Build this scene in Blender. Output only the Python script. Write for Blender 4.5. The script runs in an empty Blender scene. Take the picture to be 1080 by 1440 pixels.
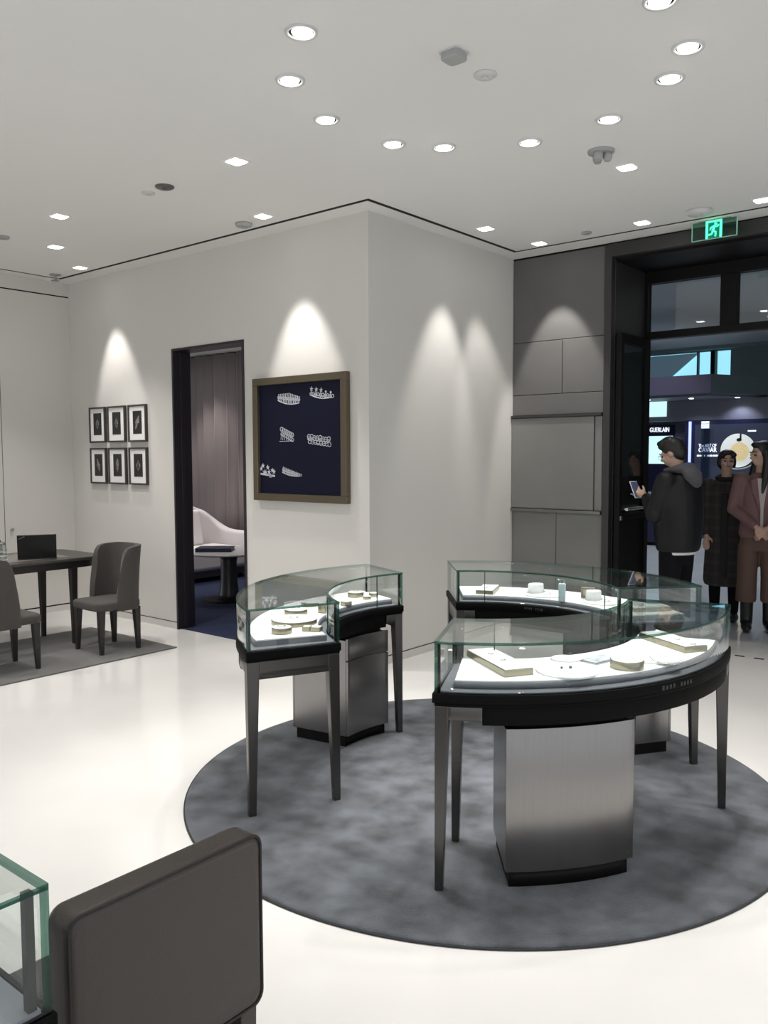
import bpy, bmesh, math, random
from mathutils import Vector, Matrix, Euler, noise
from math import sin, cos, pi, radians, atan2, hypot, sqrt
random.seed(7)
SC = bpy.context.scene
COL = SC.collection

# ------------------------------------------------------------------ camera
F_PX, YAW, PITCH, ROLL = 1182.65, 0.689397, 0.0682796, -0.00401428
CAM = Vector((3.88906, -4.55603, 1.55))
cd = bpy.data.cameras.new('camera'); cam = bpy.data.objects.new('camera', cd); COL.objects.link(cam)
cd.sensor_fit = 'VERTICAL'; cd.sensor_height = 36.0; cd.lens = 36.0 * F_PX / 1440.0
cd.clip_start = 0.05; cd.clip_end = 200
fw = Vector((-sin(YAW)*cos(PITCH), cos(YAW)*cos(PITCH), -sin(PITCH)))
rt = Vector((cos(YAW), sin(YAW), 0)); up = rt.cross(fw)
r2 = rt*cos(ROLL) + up*sin(ROLL); u2 = -rt*sin(ROLL) + up*cos(ROLL)
m = Matrix((r2, u2, -fw)).transposed().to_4x4(); m.translation = CAM
cam.matrix_world = m
SC.camera = cam

# ------------------------------------------------------------------ world, exposure
w = bpy.data.worlds.new('world'); SC.world = w; w.use_nodes = True
bg = w.node_tree.nodes['Background']; bg.inputs[0].default_value = (0.93, 0.96, 1.0, 1); bg.inputs[1].default_value = 0.88
SC.view_settings.view_transform = 'Standard'; SC.view_settings.look = 'None'
SC.view_settings.gamma = 1.0; SC.view_settings.use_curve_mapping = False
SC.view_settings.exposure = 0.22
SC.cycles.max_bounces = 10; SC.cycles.transparent_max_bounces = 32
SC.cycles.sample_clamp_indirect = 4.0
SC.cycles.use_denoising = True
CEIL = 3.247; L = 1.958; WX = -3.92

# downlights: (x, y, power, spot half-angle deg, aim point or None, kind)
ROUND = [(1.41,-2.06),(1.06,-1.78),(0.88,-1.35),(0.93,-0.87),(1.11,-0.65),(1.51,-0.41),(1.98,-0.43),(2.39,-0.69),(2.56,-0.93),(2.61,-1.36)]
SQUARE = [(1.75,0.32),(0.06,-1.24),(-1.76,-1.31),(-2.60,-0.87),(-3.14,-0.33),(-0.66,-0.38),(0.37,0.93),(0.46,1.59),(1.34,1.54),(2.18,1.53)]
SPOT_GAIN = 0.50
def spot(x, y, z, aim, power, half, blend=0.6, col=(1.0, 0.965, 0.925), rad=0.04):
    ld = bpy.data.lights.new('downlight_lamp', 'SPOT'); ld.energy = power*SPOT_GAIN; ld.color = col
    ld.spot_size = radians(2*half); ld.spot_blend = blend; ld.shadow_soft_size = rad
    o = bpy.data.objects.new('downlight_lamp', ld); COL.objects.link(o); o.location = (x, y, z)
    d = Vector(aim) - Vector((x, y, z)); o.rotation_euler = d.to_track_quat('-Z', 'Y').to_euler()
    return o

# ------------------------------------------------------------------ materials
MATS = {}
def mat(name, col, rough=0.6, metal=0.0, nscale=0, nvar=0.0, bump=0.0, bscale=200, emis=0, ecol=None, coat=0, sheen=0, spec=0.5, stretch=None, detail=4):
    if name in MATS: return MATS[name]
    m = bpy.data.materials.new(name); m.use_nodes = True; nt = m.node_tree; N = nt.nodes; K = nt.links
    b = N['Principled BSDF']; b.inputs['Base Color'].default_value = (*col, 1)
    b.inputs['Roughness'].default_value = rough; b.inputs['Metallic'].default_value = metal
    b.inputs['Specular IOR Level'].default_value = spec
    if coat: b.inputs['Coat Weight'].default_value = coat; b.inputs['Coat Roughness'].default_value = 0.08
    if sheen: b.inputs['Sheen Weight'].default_value = sheen
    if emis:
        b.inputs['Emission Color'].default_value = (*(ecol or col), 1); b.inputs['Emission Strength'].default_value = emis
    if nscale or bump:
        tc = N.new('ShaderNodeTexCoord'); src = tc.outputs['Object']
        if stretch:
            mp = N.new('ShaderNodeMapping'); mp.inputs['Scale'].default_value = stretch; K.new(src, mp.inputs[0]); src = mp.outputs[0]
    if nscale:
        n = N.new('ShaderNodeTexNoise'); n.inputs['Scale'].default_value = nscale; n.inputs['Detail'].default_value = detail
        K.new(src, n.inputs['Vector'])
        r = N.new('ShaderNodeMapRange'); r.inputs['From Min'].default_value = 0.3; r.inputs['From Max'].default_value = 0.7
        r.inputs['To Min'].default_value = 1-nvar; r.inputs['To Max'].default_value = 1+nvar; K.new(n.outputs['Fac'], r.inputs['Value'])
        mx = N.new('ShaderNodeVectorMath'); mx.operation = 'SCALE'; mx.inputs[0].default_value = col
        K.new(r.outputs[0], mx.inputs['Scale']); K.new(mx.outputs[0], b.inputs['Base Color'])
    if bump:
        n = N.new('ShaderNodeTexNoise'); n.inputs['Scale'].default_value = bscale; n.inputs['Detail'].default_value = 3
        K.new(src, n.inputs['Vector'])
        bp = N.new('ShaderNodeBump'); bp.inputs['Strength'].default_value = bump; bp.inputs['Distance'].default_value = 0.003
        K.new(n.outputs['Fac'], bp.inputs['Height']); K.new(bp.outputs[0], b.inputs['Normal'])
    MATS[name] = m; return m

def glassmat(name, tint=(0.955, 0.975, 0.968), f0=0.035):
    m = bpy.data.materials.new(name); m.use_nodes = True; nt = m.node_tree; N = nt.nodes; K = nt.links
    N.remove(N['Principled BSDF']); out = N['Material Output']
    t = N.new('ShaderNodeBsdfTransparent'); t.inputs[0].default_value = (*tint, 1)
    g = N.new('ShaderNodeBsdfGlossy'); g.inputs['Roughness'].default_value = 0.0; g.inputs[0].default_value = (1, 1, 1, 1)
    lw = N.new('ShaderNodeLayerWeight'); lw.inputs['Blend'].default_value = 0.5
    pw = N.new('ShaderNodeMath'); pw.operation = 'POWER'; pw.inputs[1].default_value = 4.6; K.new(lw.outputs['Facing'], pw.inputs[0])
    ma = N.new('ShaderNodeMath'); ma.operation = 'MULTIPLY_ADD'; ma.inputs[1].default_value = 1-f0; ma.inputs[2].default_value = f0
    K.new(pw.outputs[0], ma.inputs[0])
    mx = N.new('ShaderNodeMixShader'); K.new(ma.outputs[0], mx.inputs[0]); K.new(t.outputs[0], mx.inputs[1]); K.new(g.outputs[0], mx.inputs[2])
    K.new(mx.outputs[0], out.inputs[0]); MATS[name] = m; return m
def edgemat(name, col=(0.012, 0.055, 0.04)):
    m = bpy.data.materials.new(name); m.use_nodes = True; nt = m.node_tree; N = nt.nodes; K = nt.links
    b = N['Principled BSDF']; b.inputs['Base Color'].default_value = (*col, 1); b.inputs['Roughness'].default_value = 0.12
    out = N['Material Output']; t = N.new('ShaderNodeBsdfTransparent'); t.inputs[0].default_value = (0.35, 0.62, 0.52, 1)
    mx = N.new('ShaderNodeMixShader'); mx.inputs[0].default_value = 0.62
    K.new(t.outputs[0], mx.inputs[1]); K.new(b.outputs[0], mx.inputs[2]); K.new(mx.outputs[0], out.inputs[0]); MATS[name] = m; return m

PAINT = mat('wall_paint', (0.66, 0.64, 0.605), 0.75, nscale=1.2, nvar=0.02)
CEILM = mat('ceiling_paint', (0.80, 0.79, 0.765), 0.9, nscale=0.8, nvar=0.015)
FLOOR = mat('polished_floor', (0.71, 0.70, 0.68), 0.13, nscale=1.6, nvar=0.035, spec=0.5)
BLACK = mat('black_void', (0.006, 0.006, 0.006), 0.9)
GLASS = glassmat('clear_glass'); GEDGE = edgemat('green_glass_edge')
DKGLASS = glassmat('door_glass', (0.80, 0.83, 0.84), 0.06)
RUG = mat('grey_pile', (0.060, 0.067, 0.078), 0.95, nscale=6.5, nvar=0.72, bump=0.9, bscale=260, sheen=0.25, detail=6)
RUG2 = mat('charcoal_pile', (0.115, 0.112, 0.108), 0.95, nscale=5, nvar=0.14, bump=0.8, bscale=300, sheen=0.2)
RUGE = mat('rug_edge', (0.03, 0.031, 0.034), 0.9)
BRONZE = mat('dark_brushed_metal', (0.27, 0.26, 0.255), 0.27, 0.9, nscale=3, nvar=0.035, stretch=(40, 40, 1.0))
BAND = mat('black_lacquer', (0.0045, 0.0042, 0.0042), 0.6, spec=0.08)
LEGM = mat('leg_metal', (0.10, 0.096, 0.093), 0.28, 0.9)
DECKG = mat('grey_liner', (0.16, 0.165, 0.19), 0.45)
WHITE = mat('white_leather', (0.92, 0.92, 0.92), 0.5, bump=0.1, bscale=500)
CHAMP = mat('champagne_metal', (0.33, 0.295, 0.21), 0.28, 0.9)
PANEL = mat('grey_leather_panel', (0.125, 0.122, 0.118), 0.48, nscale=3, nvar=0.06, bump=0.25, bscale=400)
PANELL = mat('grey_light_panel', (0.19, 0.19, 0.18), 0.42, nscale=3, nvar=0.05, bump=0.2, bscale=400)
DARKM = mat('dark_frame_metal', (0.008, 0.007, 0.007), 0.5, 0.0, spec=0.15)
PILAST = mat('bronze_pilaster', (0.042, 0.040, 0.040), 0.45, 0.3)
STEEL = mat('satin_steel', (0.45, 0.45, 0.45), 0.3, 0.9)
FABRIC = mat('taupe_fabric', (0.058, 0.052, 0.047), 0.9, nscale=30, nvar=0.06, bump=0.5, bscale=500, sheen=0.15)
LEATH = mat('taupe_leather', (0.050, 0.041, 0.035), 0.42, nscale=4, nvar=0.05, bump=0.35, bscale=420)
PIPING = mat('dark_piping', (0.02, 0.016, 0.015), 0.6)
WOOD = mat('dark_table_wood', (0.055, 0.049, 0.045), 0.38, nscale=6, nvar=0.2, stretch=(12, 1, 12))
WOODD = mat('black_wood', (0.018, 0.016, 0.015), 0.45)
LAMPW = mat('lamp_white', (1, 1, 1), 0.5, emis=9.0, ecol=(1, 0.985, 0.95))
WHITEM = mat('white_metal', (0.62, 0.62, 0.61), 0.45)
GREYP = mat('grey_plastic', (0.36, 0.36, 0.35), 0.5)
PFRAME = mat('picture_frame', (0.05, 0.04, 0.035), 0.4)
GFRAME = mat('bronze_gold_frame', (0.15, 0.125, 0.085), 0.35, 0.7)
PAPER = mat('mount_board', (0.82, 0.81, 0.80), 0.8)
BPRINT = mat('black_print', (0.018, 0.017, 0.016), 0.5)
GPRINT = mat('pale_print', (0.22, 0.21, 0.2), 0.6, nscale=60, nvar=0.6)
NAVY = mat('navy_print', (0.004, 0.005, 0.020), 0.5, spec=0.2)
TIARA = mat('silver_print', (0.62, 0.64, 0.70), 0.5, nscale=150, nvar=0.35)
SILVER = mat('silver', (0.8, 0.8, 0.8), 0.15, 1.0)
NAVYC = mat('navy_carpet', (0.009, 0.018, 0.06), 0.95, nscale=8, nvar=0.2, bump=0.6, bscale=300)
CURT = mat('mauve_curtain', (0.33, 0.285, 0.28), 0.85, bump=0.2, bscale=400)
SOFAM = mat('cream_upholstery', (0.74, 0.71, 0.72), 0.9, bump=0.4, bscale=350)
NAVYB = mat('navy_book', (0.012, 0.018, 0.055), 0.4)
LAPT = mat('laptop_black', (0.01, 0.01, 0.011), 0.4)

# ------------------------------------------------------------------ mesh builder
class MB:
    def __init__(s): s.v = []; s.f = []; s.mi = []; s.sm = []
    def add(s, vs, fs, mi=0, smooth=False):
        o = len(s.v); s.v += [tuple(v) for v in vs]
        for f in fs: s.f.append(tuple(i+o for i in f)); s.mi.append(mi); s.sm.append(smooth)
        return s
    def box(s, x0, x1, y0, y1, z0, z1, mi=0, M=None):
        vs = [Vector(v) for v in ((x0,y0,z0),(x1,y0,z0),(x1,y1,z0),(x0,y1,z0),(x0,y0,z1),(x1,y0,z1),(x1,y1,z1),(x0,y1,z1))]
        if M: vs = [M @ v for v in vs]
        return s.add(vs, [(0,3,2,1),(4,5,6,7),(0,1,5,4),(1,2,6,5),(2,3,7,6),(3,0,4,7)], mi)
    def prism(s, pts, z0, z1, mi=0, side=None, smooth=False):
        n = len(pts); vs = [(p[0], p[1], z0) for p in pts] + [(p[0], p[1], z1) for p in pts]
        s.add(vs, [tuple(range(n-1, -1, -1)), tuple(range(n, 2*n))], mi)
        o = len(s.v) - 2*n
        for i in range(n):
            j = (i+1) % n; s.f.append((o+i, o+j, o+n+j, o+n+i)); s.mi.append(mi if side is None else side); s.sm.append(smooth)
        return s
    def extr(s, pts3, d, mi=0):   # planar polygon extruded along vector d
        d = Vector(d); n = len(pts3); a = [Vector(p) for p in pts3]
        s.add(a + [p + d for p in a], [tuple(range(n-1,-1,-1)), tuple(range(n, 2*n))] + [(i, (i+1)%n, n+(i+1)%n, n+i) for i in range(n)], mi)
        return s
    def arc(s, c, r0, r1, a0, a1, z0, z1, n=24, mi=0, side=None, ends=None):  # ring sector, degrees
        side = mi if side is None else side; ends = side if ends is None else ends
        vs = []
        for i in range(n+1):
            a = radians(a0 + (a1-a0)*i/n); ca, sa = cos(a), sin(a)
            for r in (r0, r1):
                for z in (z0, z1): vs.append((c[0]+r*ca, c[1]+r*sa, z))
        o = len(s.v); s.v += vs
        def F(f, m, sm=False): s.f.append(tuple(o+i for i in f)); s.mi.append(m); s.sm.append(sm)
        for i in range(n):
            b = 4*i; e = b+4
            F((b+1, b+3, e+3, e+1), mi); F((b, e, e+2, b+2), mi)
            F((b+2, e+2, e+3, b+3), side, True); F((b, b+1, e+1, e), side, True)
        F((0, 2, 3, 1), ends); b = 4*n; F((b, b+1, b+3, b+2), ends)
        return s
    def rings(s, rings, closed=False, cap=True, mi=0, smooth=True):
        n = len(rings[0]); o = len(s.v)
        for r in rings: s.v += [tuple(p) for p in r]
        R = len(rings)
        for i in range(R if closed else R-1):
            a = o+i*n; b = o+((i+1) % R)*n
            for j in range(n):
                k = (j+1) % n; s.f.append((a+j, a+k, b+k, b+j)); s.mi.append(mi); s.sm.append(smooth)
        if cap and not closed:
            s.f.append(tuple(o+j for j in range(n-1, -1, -1))); s.mi.append(mi); s.sm.append(False)
            s.f.append(tuple(o+(R-1)*n+j for j in range(n))); s.mi.append(mi); s.sm.append(False)
        return s
    def lathe(s, c, prof, n=24, mi=0, smooth=True, cap=True, sx=1, sy=1, rz=0):
        cr, sr = cos(rz), sin(rz); out = []
        for r, z in prof:
            ring = []
            for j in range(n):
                a = 2*pi*j/n; x, y = r*sx*cos(a), r*sy*sin(a); ring.append((c[0]+x*cr-y*sr, c[1]+x*sr+y*cr, c[2]+z))
            out.append(ring)
        return s.rings(out, cap=cap, mi=mi, smooth=smooth)
    def tube(s, pts, rad, n=8, mi=0, closed=False, flat=1.0):
        P = [Vector(p) for p in pts]; R = rad if isinstance(rad, (list, tuple)) else [rad]*len(P); out = []
        ref = None
        for i, p in enumerate(P):
            if closed: t = P[(i+1) % len(P)] - P[i-1]
            else: t = P[min(i+1, len(P)-1)] - P[max(i-1, 0)]
            t.normalize()
            if ref is None:
                ref = Vector((0,0,1)) if abs(t.z) < 0.9 else Vector((1,0,0))
            u = (ref - t*ref.dot(t)); 
            if u.length < 1e-4: u = t.orthogonal()
            u.normalize(); v = t.cross(u); ref = u
            out.append([p + u*R[i]*cos(2*pi*j/n)*flat + v*R[i]*sin(2*pi*j/n) for j in range(n)])
        return s.rings(out, closed=closed, mi=mi)
    def ball(s, c, r, n=12, mi=0, rot=None):
        r = r if isinstance(r, (tuple, list)) else (r, r, r); C = Vector(c); out = []
        M = rot.to_matrix() if rot else Matrix.Identity(3); h = max(4, n//2+1)
        for i in range(h+1):
            th = pi*(0.04 + 0.92*i/h); 
            out.append([C + M @ Vector((r[0]*sin(th)*cos(2*pi*j/n), r[1]*sin(th)*sin(2*pi*j/n), -r[2]*cos(th))) for j in range(n)])
        return s.rings(out, mi=mi)

def empty(name, loc=(0,0,0), rz=0):
    o = bpy.data.objects.new(name, None); o.location = loc; o.rotation_euler = (0, 0, rz); o.empty_display_size = 0.1; COL.objects.link(o); return o
def tag(o, label=None, cat=None, group=None, kind=None):
    if label: o['label'] = label
    if cat: o['category'] = cat
    if group: o['group'] = group
    if kind: o['kind'] = kind
    return o
def thing(name, label, cat, loc=(0,0,0), rz=0, group=None): return tag(empty(name, loc, rz), label, cat, group)
def chain_loc(p):
    v = Vector((0,0,0))
    while p is not None: v += p.location; p = p.parent
    return v
def obj(name, mb, mats, parent=None, bev=0, world=True, label=None, kind=None, seg=2, wn=False, org=None):
    """one mesh object; with world=True the builder's coordinates are world ones (parents unrotated)"""
    me = bpy.data.meshes.new(name)
    off = Vector((0,0,0))
    if world and parent is not None: off = chain_loc(parent)
    if org is not None: off = off + Vector(org) if not world else Vector(org)
    me.from_pydata([tuple(Vector(v)-off) for v in mb.v], [], mb.f); me.update()
    if not isinstance(mats, (list, tuple)): mats = [mats]
    for x in mats: me.materials.append(x)
    me.polygons.foreach_set('material_index', mb.mi); me.polygons.foreach_set('use_smooth', mb.sm)
    bm = bmesh.new(); bm.from_mesh(me); bmesh.ops.recalc_face_normals(bm, faces=bm.faces); bm.to_mesh(me); bm.free()
    o = bpy.data.objects.new(name, me); COL.objects.link(o)
    if parent is not None: o.parent = parent
    if org is not None:
        o.location = (Vector(org) - chain_loc(parent)) if (world and parent is not None) else Vector(org)
    if bev:
        b = o.modifiers.new('bevel', 'BEVEL'); b.width = bev; b.segments = seg; b.limit_method = 'ANGLE'; b.angle_limit = radians(40)
    if label: o['label'] = label
    if kind: o['kind'] = kind
    return o
def struct(name, mb, mats, **k): o = obj(name, mb, mats, **k); o['kind'] = 'structure'; return o
def copy_tree(o, parent=None):
    c = o.copy(); COL.objects.link(c); c.parent = parent
    for ch in [x for x in bpy.data.objects if x.parent is o]: copy_tree(ch, c)
    return c
def rrect(x0, x1, y0, y1, r, n=5):
    P = []
    for cx, cy, a in ((x1-r, y1-r, 0), (x0+r, y1-r, 90), (x0+r, y0+r, 180), (x1-r, y0+r, 270)):
        for i in range(n+1):
            t = radians(a + 90*i/n); P.append((cx+r*cos(t), cy+r*sin(t)))
    return P
#==SHELL==
# ------------------------------------------------------------------ large structure
XR, YB = 6.5, -7.5
b = MB().box(WX-0.1, XR, YB, 0.0, -0.05, 0).box(0, XR, 0, 2.62, -0.05, 0).box(-2.257, -1.316, 0.0, 0.03, -0.05, 0)
floor = struct('floor', b, FLOOR)
# ceiling with a shadow slot along the walls, its shade a nearly flush black infill
SA, SB, SF, SL, G = -0.165, 0.138, 1.745, -3.77, 0.042
b = MB()
b.box(SL+G, XR, YB, SA-G, CEIL, CEIL+0.06).box(SB+G, XR, SA-G, SF-G, CEIL, CEIL+0.06)       # main field
ceiling = struct('ceiling', b, CEILM)
b = MB().box(WX, SB, SA, 0.0, CEIL, CEIL+0.06).box(0.0, SB, 0.0, L, CEIL, CEIL+0.06).box(SB, XR, SF, L, CEIL, CEIL+0.06).box(WX, SL, YB, SA, CEIL, CEIL+0.06)
struct('trim_1', b, CEILM)                                                                  # border strip by the walls
b = MB().box(SL, SL+G, YB, SA-G, CEIL+0.003, CEIL+0.06).box(SL, SB+G, SA-G, SA, CEIL+0.003, CEIL+0.06).box(SB, SB+G, SA, SF-G, CEIL+0.003, CEIL+0.06).box(SB, XR, SF-G, SF, CEIL+0.003, CEIL+0.06)
struct("trim_2", b, BLACK)
# walls
DX0, DX1, DZ = -2.257, -1.316, 2.475
b = MB().box(WX-0.1, DX0, 0, 0.16, 0, CEIL+0.06).box(DX1, 0, 0, 0.16, 0, CEIL+0.06).box(DX0, DX1, 0, 0.16, DZ, CEIL+0.06)
struct('wall_back', b, PAINT)
struct('wall_side', MB().box(-0.16, 0, 0.16, L+0.6, 0, CEIL+0.06), PAINT)
# shadow grooves above the flush baseboards
for nm, args in (('baseboard_back', ((WX, DX0, -0.004, 0.0), (DX1, 0.004, -0.004, 0.0))), ('baseboard_side', ((0.0, 0.004, 0.0, L),)), ('baseboard_left', ((WX, WX+0.004, YB, 0),))):
    b = MB()
    for a in args: b.box(*a, 0.0, 0.058)
    r = struct(nm, b, PAINT)
    b = MB()
    for a in args: b.box(a[0], a[1]-(0.002 if nm != 'baseboard_back' else 0), a[2]+(0.002 if nm == 'baseboard_back' else 0), a[3], 0.058, 0.065)
    obj('groove', b, DARKM, r)
# left wall: flush fabric-like panels with fine joints
wl = struct('wall_left', MB().box(WX-0.1, WX-0.006, YB, 0, 0, CEIL+0.06), DARKM)
for (y0, y1, z0, z1) in ((-1.75, -0.722, 0.07, 3.11), (-0.716, 0.0, 0.07, 3.11), (-4.0, -1.756, 0.07, 3.11), (YB, -4.006, 0.07, 3.11), (YB, 0.0, 3.122, CEIL)):
    obj('panel', MB().box(WX-0.006, WX, y0, y1, z0, z1), PAINT, wl, bev=0.0012)
k = obj('door_knob', MB().lathe((0,0,0), [(0.006,0),(0.006,0.02),(0.016,0.022),(0.018,0.03),(0.012,0.036)], 16), STEEL, wl, world=False)
k.location = (WX, -0.665, 0.852); k.rotation_euler = (0, pi/2, 0)
# lounge doorway frame: dark lining
b = MB().box(DX0, DX0+0.022, -0.012, 0.175, 0, DZ).box(DX1-0.022, DX1, -0.012, 0.175, 0, DZ).box(DX0+0.022, DX1-0.022, -0.012, 0.175, DZ-0.022, DZ)
b.box(DX0+0.022, DX0+0.030, 0.06, 0.11, 0, DZ-0.022)
struct('door_1', b, mat('violet_black_frame', (0.022, 0.018, 0.024), 0.4), bev=0.002)

# front wall clad in grey panels
wf = struct('wall_front', MB().box(0, 0.865, L+0.012, L+0.6, 0, CEIL+0.06).box(0, XR, L+0.004, L+0.6, 3.235, CEIL+0.06), DARKM)
g = 0.0025
for (x0, x1, z0, z1, mm, pr) in ((0.004, 0.86, 2.517, 3.235, PANEL, 0), (0.004, 0.483, 2.062, 2.517, PANEL, 0), (0.483, 0.86, 2.062, 2.517, PANEL, 0),
        (0.004, 0.86, 1.885, 2.062, PANEL, 0), (0.004, 0.79, 1.075, 1.862, PANELL, 0.02), (0.79, 0.86, 1.075, 1.862, PANELL, 0.008),
        (0.004, 0.439, 0.09, 1.045, PANELL, 0), (0.439, 0.86, 0.09, 1.045, PANELL, 0), (0.004, 0.86, 0.0, 0.085, PANEL, 0)):
    obj('panel', MB().box(x0+g, x1-g, L-pr, L+0.012, z0+g, z1-g), mm, wf, bev=0.002)
obj('metal_ledge', MB().box(0.004, 0.858, L-0.035, L+0.012, 1.862, 1.884), PILAST, wf, bev=0.002)
obj('metal_ledge', MB().box(0.004, 0.858, L-0.035, L+0.012, 1.046, 1.072), mat('ledge_metal', (0.22,0.215,0.21), 0.35, 0.8), wf, bev=0.002)
# shop-front portal
YT = 2.6
b = MB().box(0.865, 0.925, L-0.02, YT+0.12, 0, 3.235).box(0.905, 0.93, L+0.05, YT+0.1, 0, 3.13)
b.box(3.45, 3.53, L-0.02, YT+0.12, 0, 3.235)
pf = struct('door_2', b, PILAST, bev=0.003)
obj('header', MB().box(0.925, 3.45, L-0.02, YT+0.12, 3.132, 3.235), PILAST, pf, bev=0.003)
obj('reveal_lining', MB().box(0.93, 3.45, L+0.05, YT+0.1, 3.11, 3.131), DARKM, pf)
b = MB().box(0.93, 3.45, YT, YT+0.09, 3.01, 3.11).box(0.93, 3.45, YT, YT+0.09, 2.536, 2.598)
for x0, x1 in ((0.93, 0.957), (1.57, 1.702), (2.32, 2.45), (3.07, 3.45)): b.box(x0, x1, YT, YT+0.09, 2.598, 3.01)
obj('transom_frame', b, DARKM, pf, bev=0.003)
for x0, x1 in ((0.957, 1.57), (1.702, 2.32), (2.45, 3.07)):
    obj('transom_pane', MB().box(x0, x1, YT+0.04, YT+0.048, 2.598, 3.01), DKGLASS, pf)
struct('wall_right', MB().box(3.53, XR, L, L+0.6, 0, CEIL), PAINT)
# open glazed door leaf folded against the left jamb
dl = thing('shop_door', 'open dark metal framed glass door with horizontal push bar', 'door', (0.975, 2.3, 0))
b = MB(); X0, X1, Y0, Y1, ZT = 0.95, 0.998, 1.985, 2.585, 2.53
b.box(X0, X1, Y0, Y0+0.055, 0.01, ZT).box(X0, X1, Y1-0.075, Y1, 0.01, ZT).box(X0, X1, Y0+0.055, Y1-0.075, ZT-0.075, ZT).box(X0, X1, Y0+0.055, Y1-0.075, 0.01, 0.16).box(X0, X1, Y0+0.055, Y1-0.075, 1.0, 1.05)
obj('door_frame', b, DARKM, dl, bev=0.003)
obj('door_pane', MB().box(0.970, 0.978, Y0+0.055, Y1-0.075, 1.05, ZT-0.075), DKGLASS, dl)
obj('kick_panel', MB().box(0.966, 0.982, Y0+0.055, Y1-0.075, 0.16, 1.0), DARKM, dl)
b = MB().tube([(1.05, Y0+0.03, 1.092), (1.05, Y1-0.05, 1.092)], 0.013, 10)
b.tube([(0.99, Y0+0.06, 1.092), (1.05, Y0+0.06, 1.092)], 0.008, 8).tube([(0.99, Y1-0.08, 1.092), (1.05, Y1-0.08, 1.092)], 0.008, 8)
obj('push_bar', b, STEEL, dl)
obj('lock', MB().box(0.998, 1.006, Y0+0.012, Y0+0.045, 1.0, 1.035), STEEL, dl, bev=0.002)
for x in (1.95, 2.09):
    o = obj('door_floor_socket', MB().box(x-0.035, x+0.035, 2.055, 2.085, 0.0, 0.002), BLACK)
    tag(o, 'small dark slot plate in the floor before the entrance, ' + ('left one' if x < 2 else 'right one'), 'floor plate', 'floor plates at the entrance')

# ---------------- lounge beyond the doorway
LY = 3.25
struct('floor_2', MB().box(-7.0, 0, 0.16, LY, -0.05, 0.004).box(DX0+0.022, DX1-0.022, 0.03, 0.16, -0.05, 0.004), NAVYC)
struct('ceiling_2', MB().box(-7.0, -0.16, 0.16, LY+0.1, 2.95, 3.0), CEILM)
struct('wall_lounge_back', MB().box(-7.0, -0.16, LY, LY+0.1, 0, 2.95), PAINT)
struct('wall_lounge_left', MB().box(-7.1, -7.0, 0.16, LY+0.1, 0, 2.95), PAINT)
cu = []
n = 260; top = []; 
for i in range(n+1):
    t = i/n; x = -6.6 + 4.6*t
    ph = 2*pi*x/0.21 + 0.9*sin(x*3.1) + 0.5*sin(x*7.7)
    top.append((x + 0.015*sin(2*ph), 3.02 + 0.055*sin(ph) + 0.015*sin(x*5)))
b = MB(); rows = [0.02, 0.8, 1.7, 2.5, 2.93]; vs = []
for k_, z in enumerate(rows):
    for (x, y) in top: vs.append((x, y*(1) + 0.012*sin(x*9+z*2), z))
fs = [(k_*(n+1)+i, k_*(n+1)+i+1, (k_+1)*(n+1)+i+1, (k_+1)*(n+1)+i) for k_ in range(len(rows)-1) for i in range(n)]
b.add(vs, fs, smooth=True)
o = obj('curtain', b, CURT); sd = o.modifiers.new('thick', 'SOLIDIFY'); sd.thickness = 0.004
tag(o, 'full height mauve grey pleated curtain behind the lounge sofa', 'curtain')

# ---------------- mall outside
MALLC = mat('mall_ceiling', (0.55, 0.57, 0.57), 0.8)
struct('floor_3', MB().box(-13, 10, 2.62, 22, -0.05, 0), mat('mall_floor', (0.60, 0.62, 0.65), 0.12, nscale=1.5, nvar=0.06))
struct('ceiling_3', MB().box(-13, 10, 2.72, 17.5, 4.05, 4.15), MALLC)
BLUEG = mat('sky_glass', (0.25, 0.62, 0.75), 0.3, emis=1.0, ecol=(0.30, 0.68, 0.82))
b = MB().box(-13, 10, 16.0, 16.2, 0, 3.30).box(-13, 10, 16.0, 16.2, 3.97, 4.05).box(-2.5, 10, 16.0, 16.2, 3.30, 3.97)
wm = struct('wall_mall_back', b, mat('mall_wall', (0.20, 0.25, 0.24), 0.7))
obj('window_frame', MB().box(-2.93, -2.83, 15.9, 16.1, 3.3, 3.97).box(-3.27, -3.25, 15.95, 16.1, 3.3, 3.97), DARKM, wm)
obj('bulkhead', MB().box(-13, 10, 15.6, 15.72, 3.97, 4.06), mat('mall_bulkhead', (0.2, 0.26, 0.27), 0.6), wm)
wp = struct('window_1', MB().box(-13, -2.93, 16.1, 16.12, 3.30, 3.97), BLUEG)
obj('window_pane', MB().box(-2.83, -2.5, 16.1, 16.12, 3.30, 3.97), BLUEG, wp)
# sloping beam outside that glass (dark grey blue triangle)
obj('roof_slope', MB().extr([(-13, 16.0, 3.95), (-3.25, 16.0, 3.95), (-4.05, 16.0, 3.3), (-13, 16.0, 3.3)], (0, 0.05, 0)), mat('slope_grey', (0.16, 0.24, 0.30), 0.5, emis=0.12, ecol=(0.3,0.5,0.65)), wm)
struct('wall_blocker_left', MB().box(-13.1, -13, 2.7, 16.2, 0, 4.05), mat('mall_wall', (0,0,0)))  # unseen mall side, added to keep the bright world light out
struct('wall_blocker_right', MB().box(10, 10.1, 2.7, 16.2, 0, 4.05), mat('mall_wall', (0,0,0)))  # opposite unseen side, likewise added to block world light
struct('trim_3', MB().box(-13, 10, 2.56+0.16, 2.74, 3.235, 4.06).box(-13, -0.16, 3.36, 3.4, 0, 4.06), mat('mall_wall', (0,0,0)))
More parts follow.
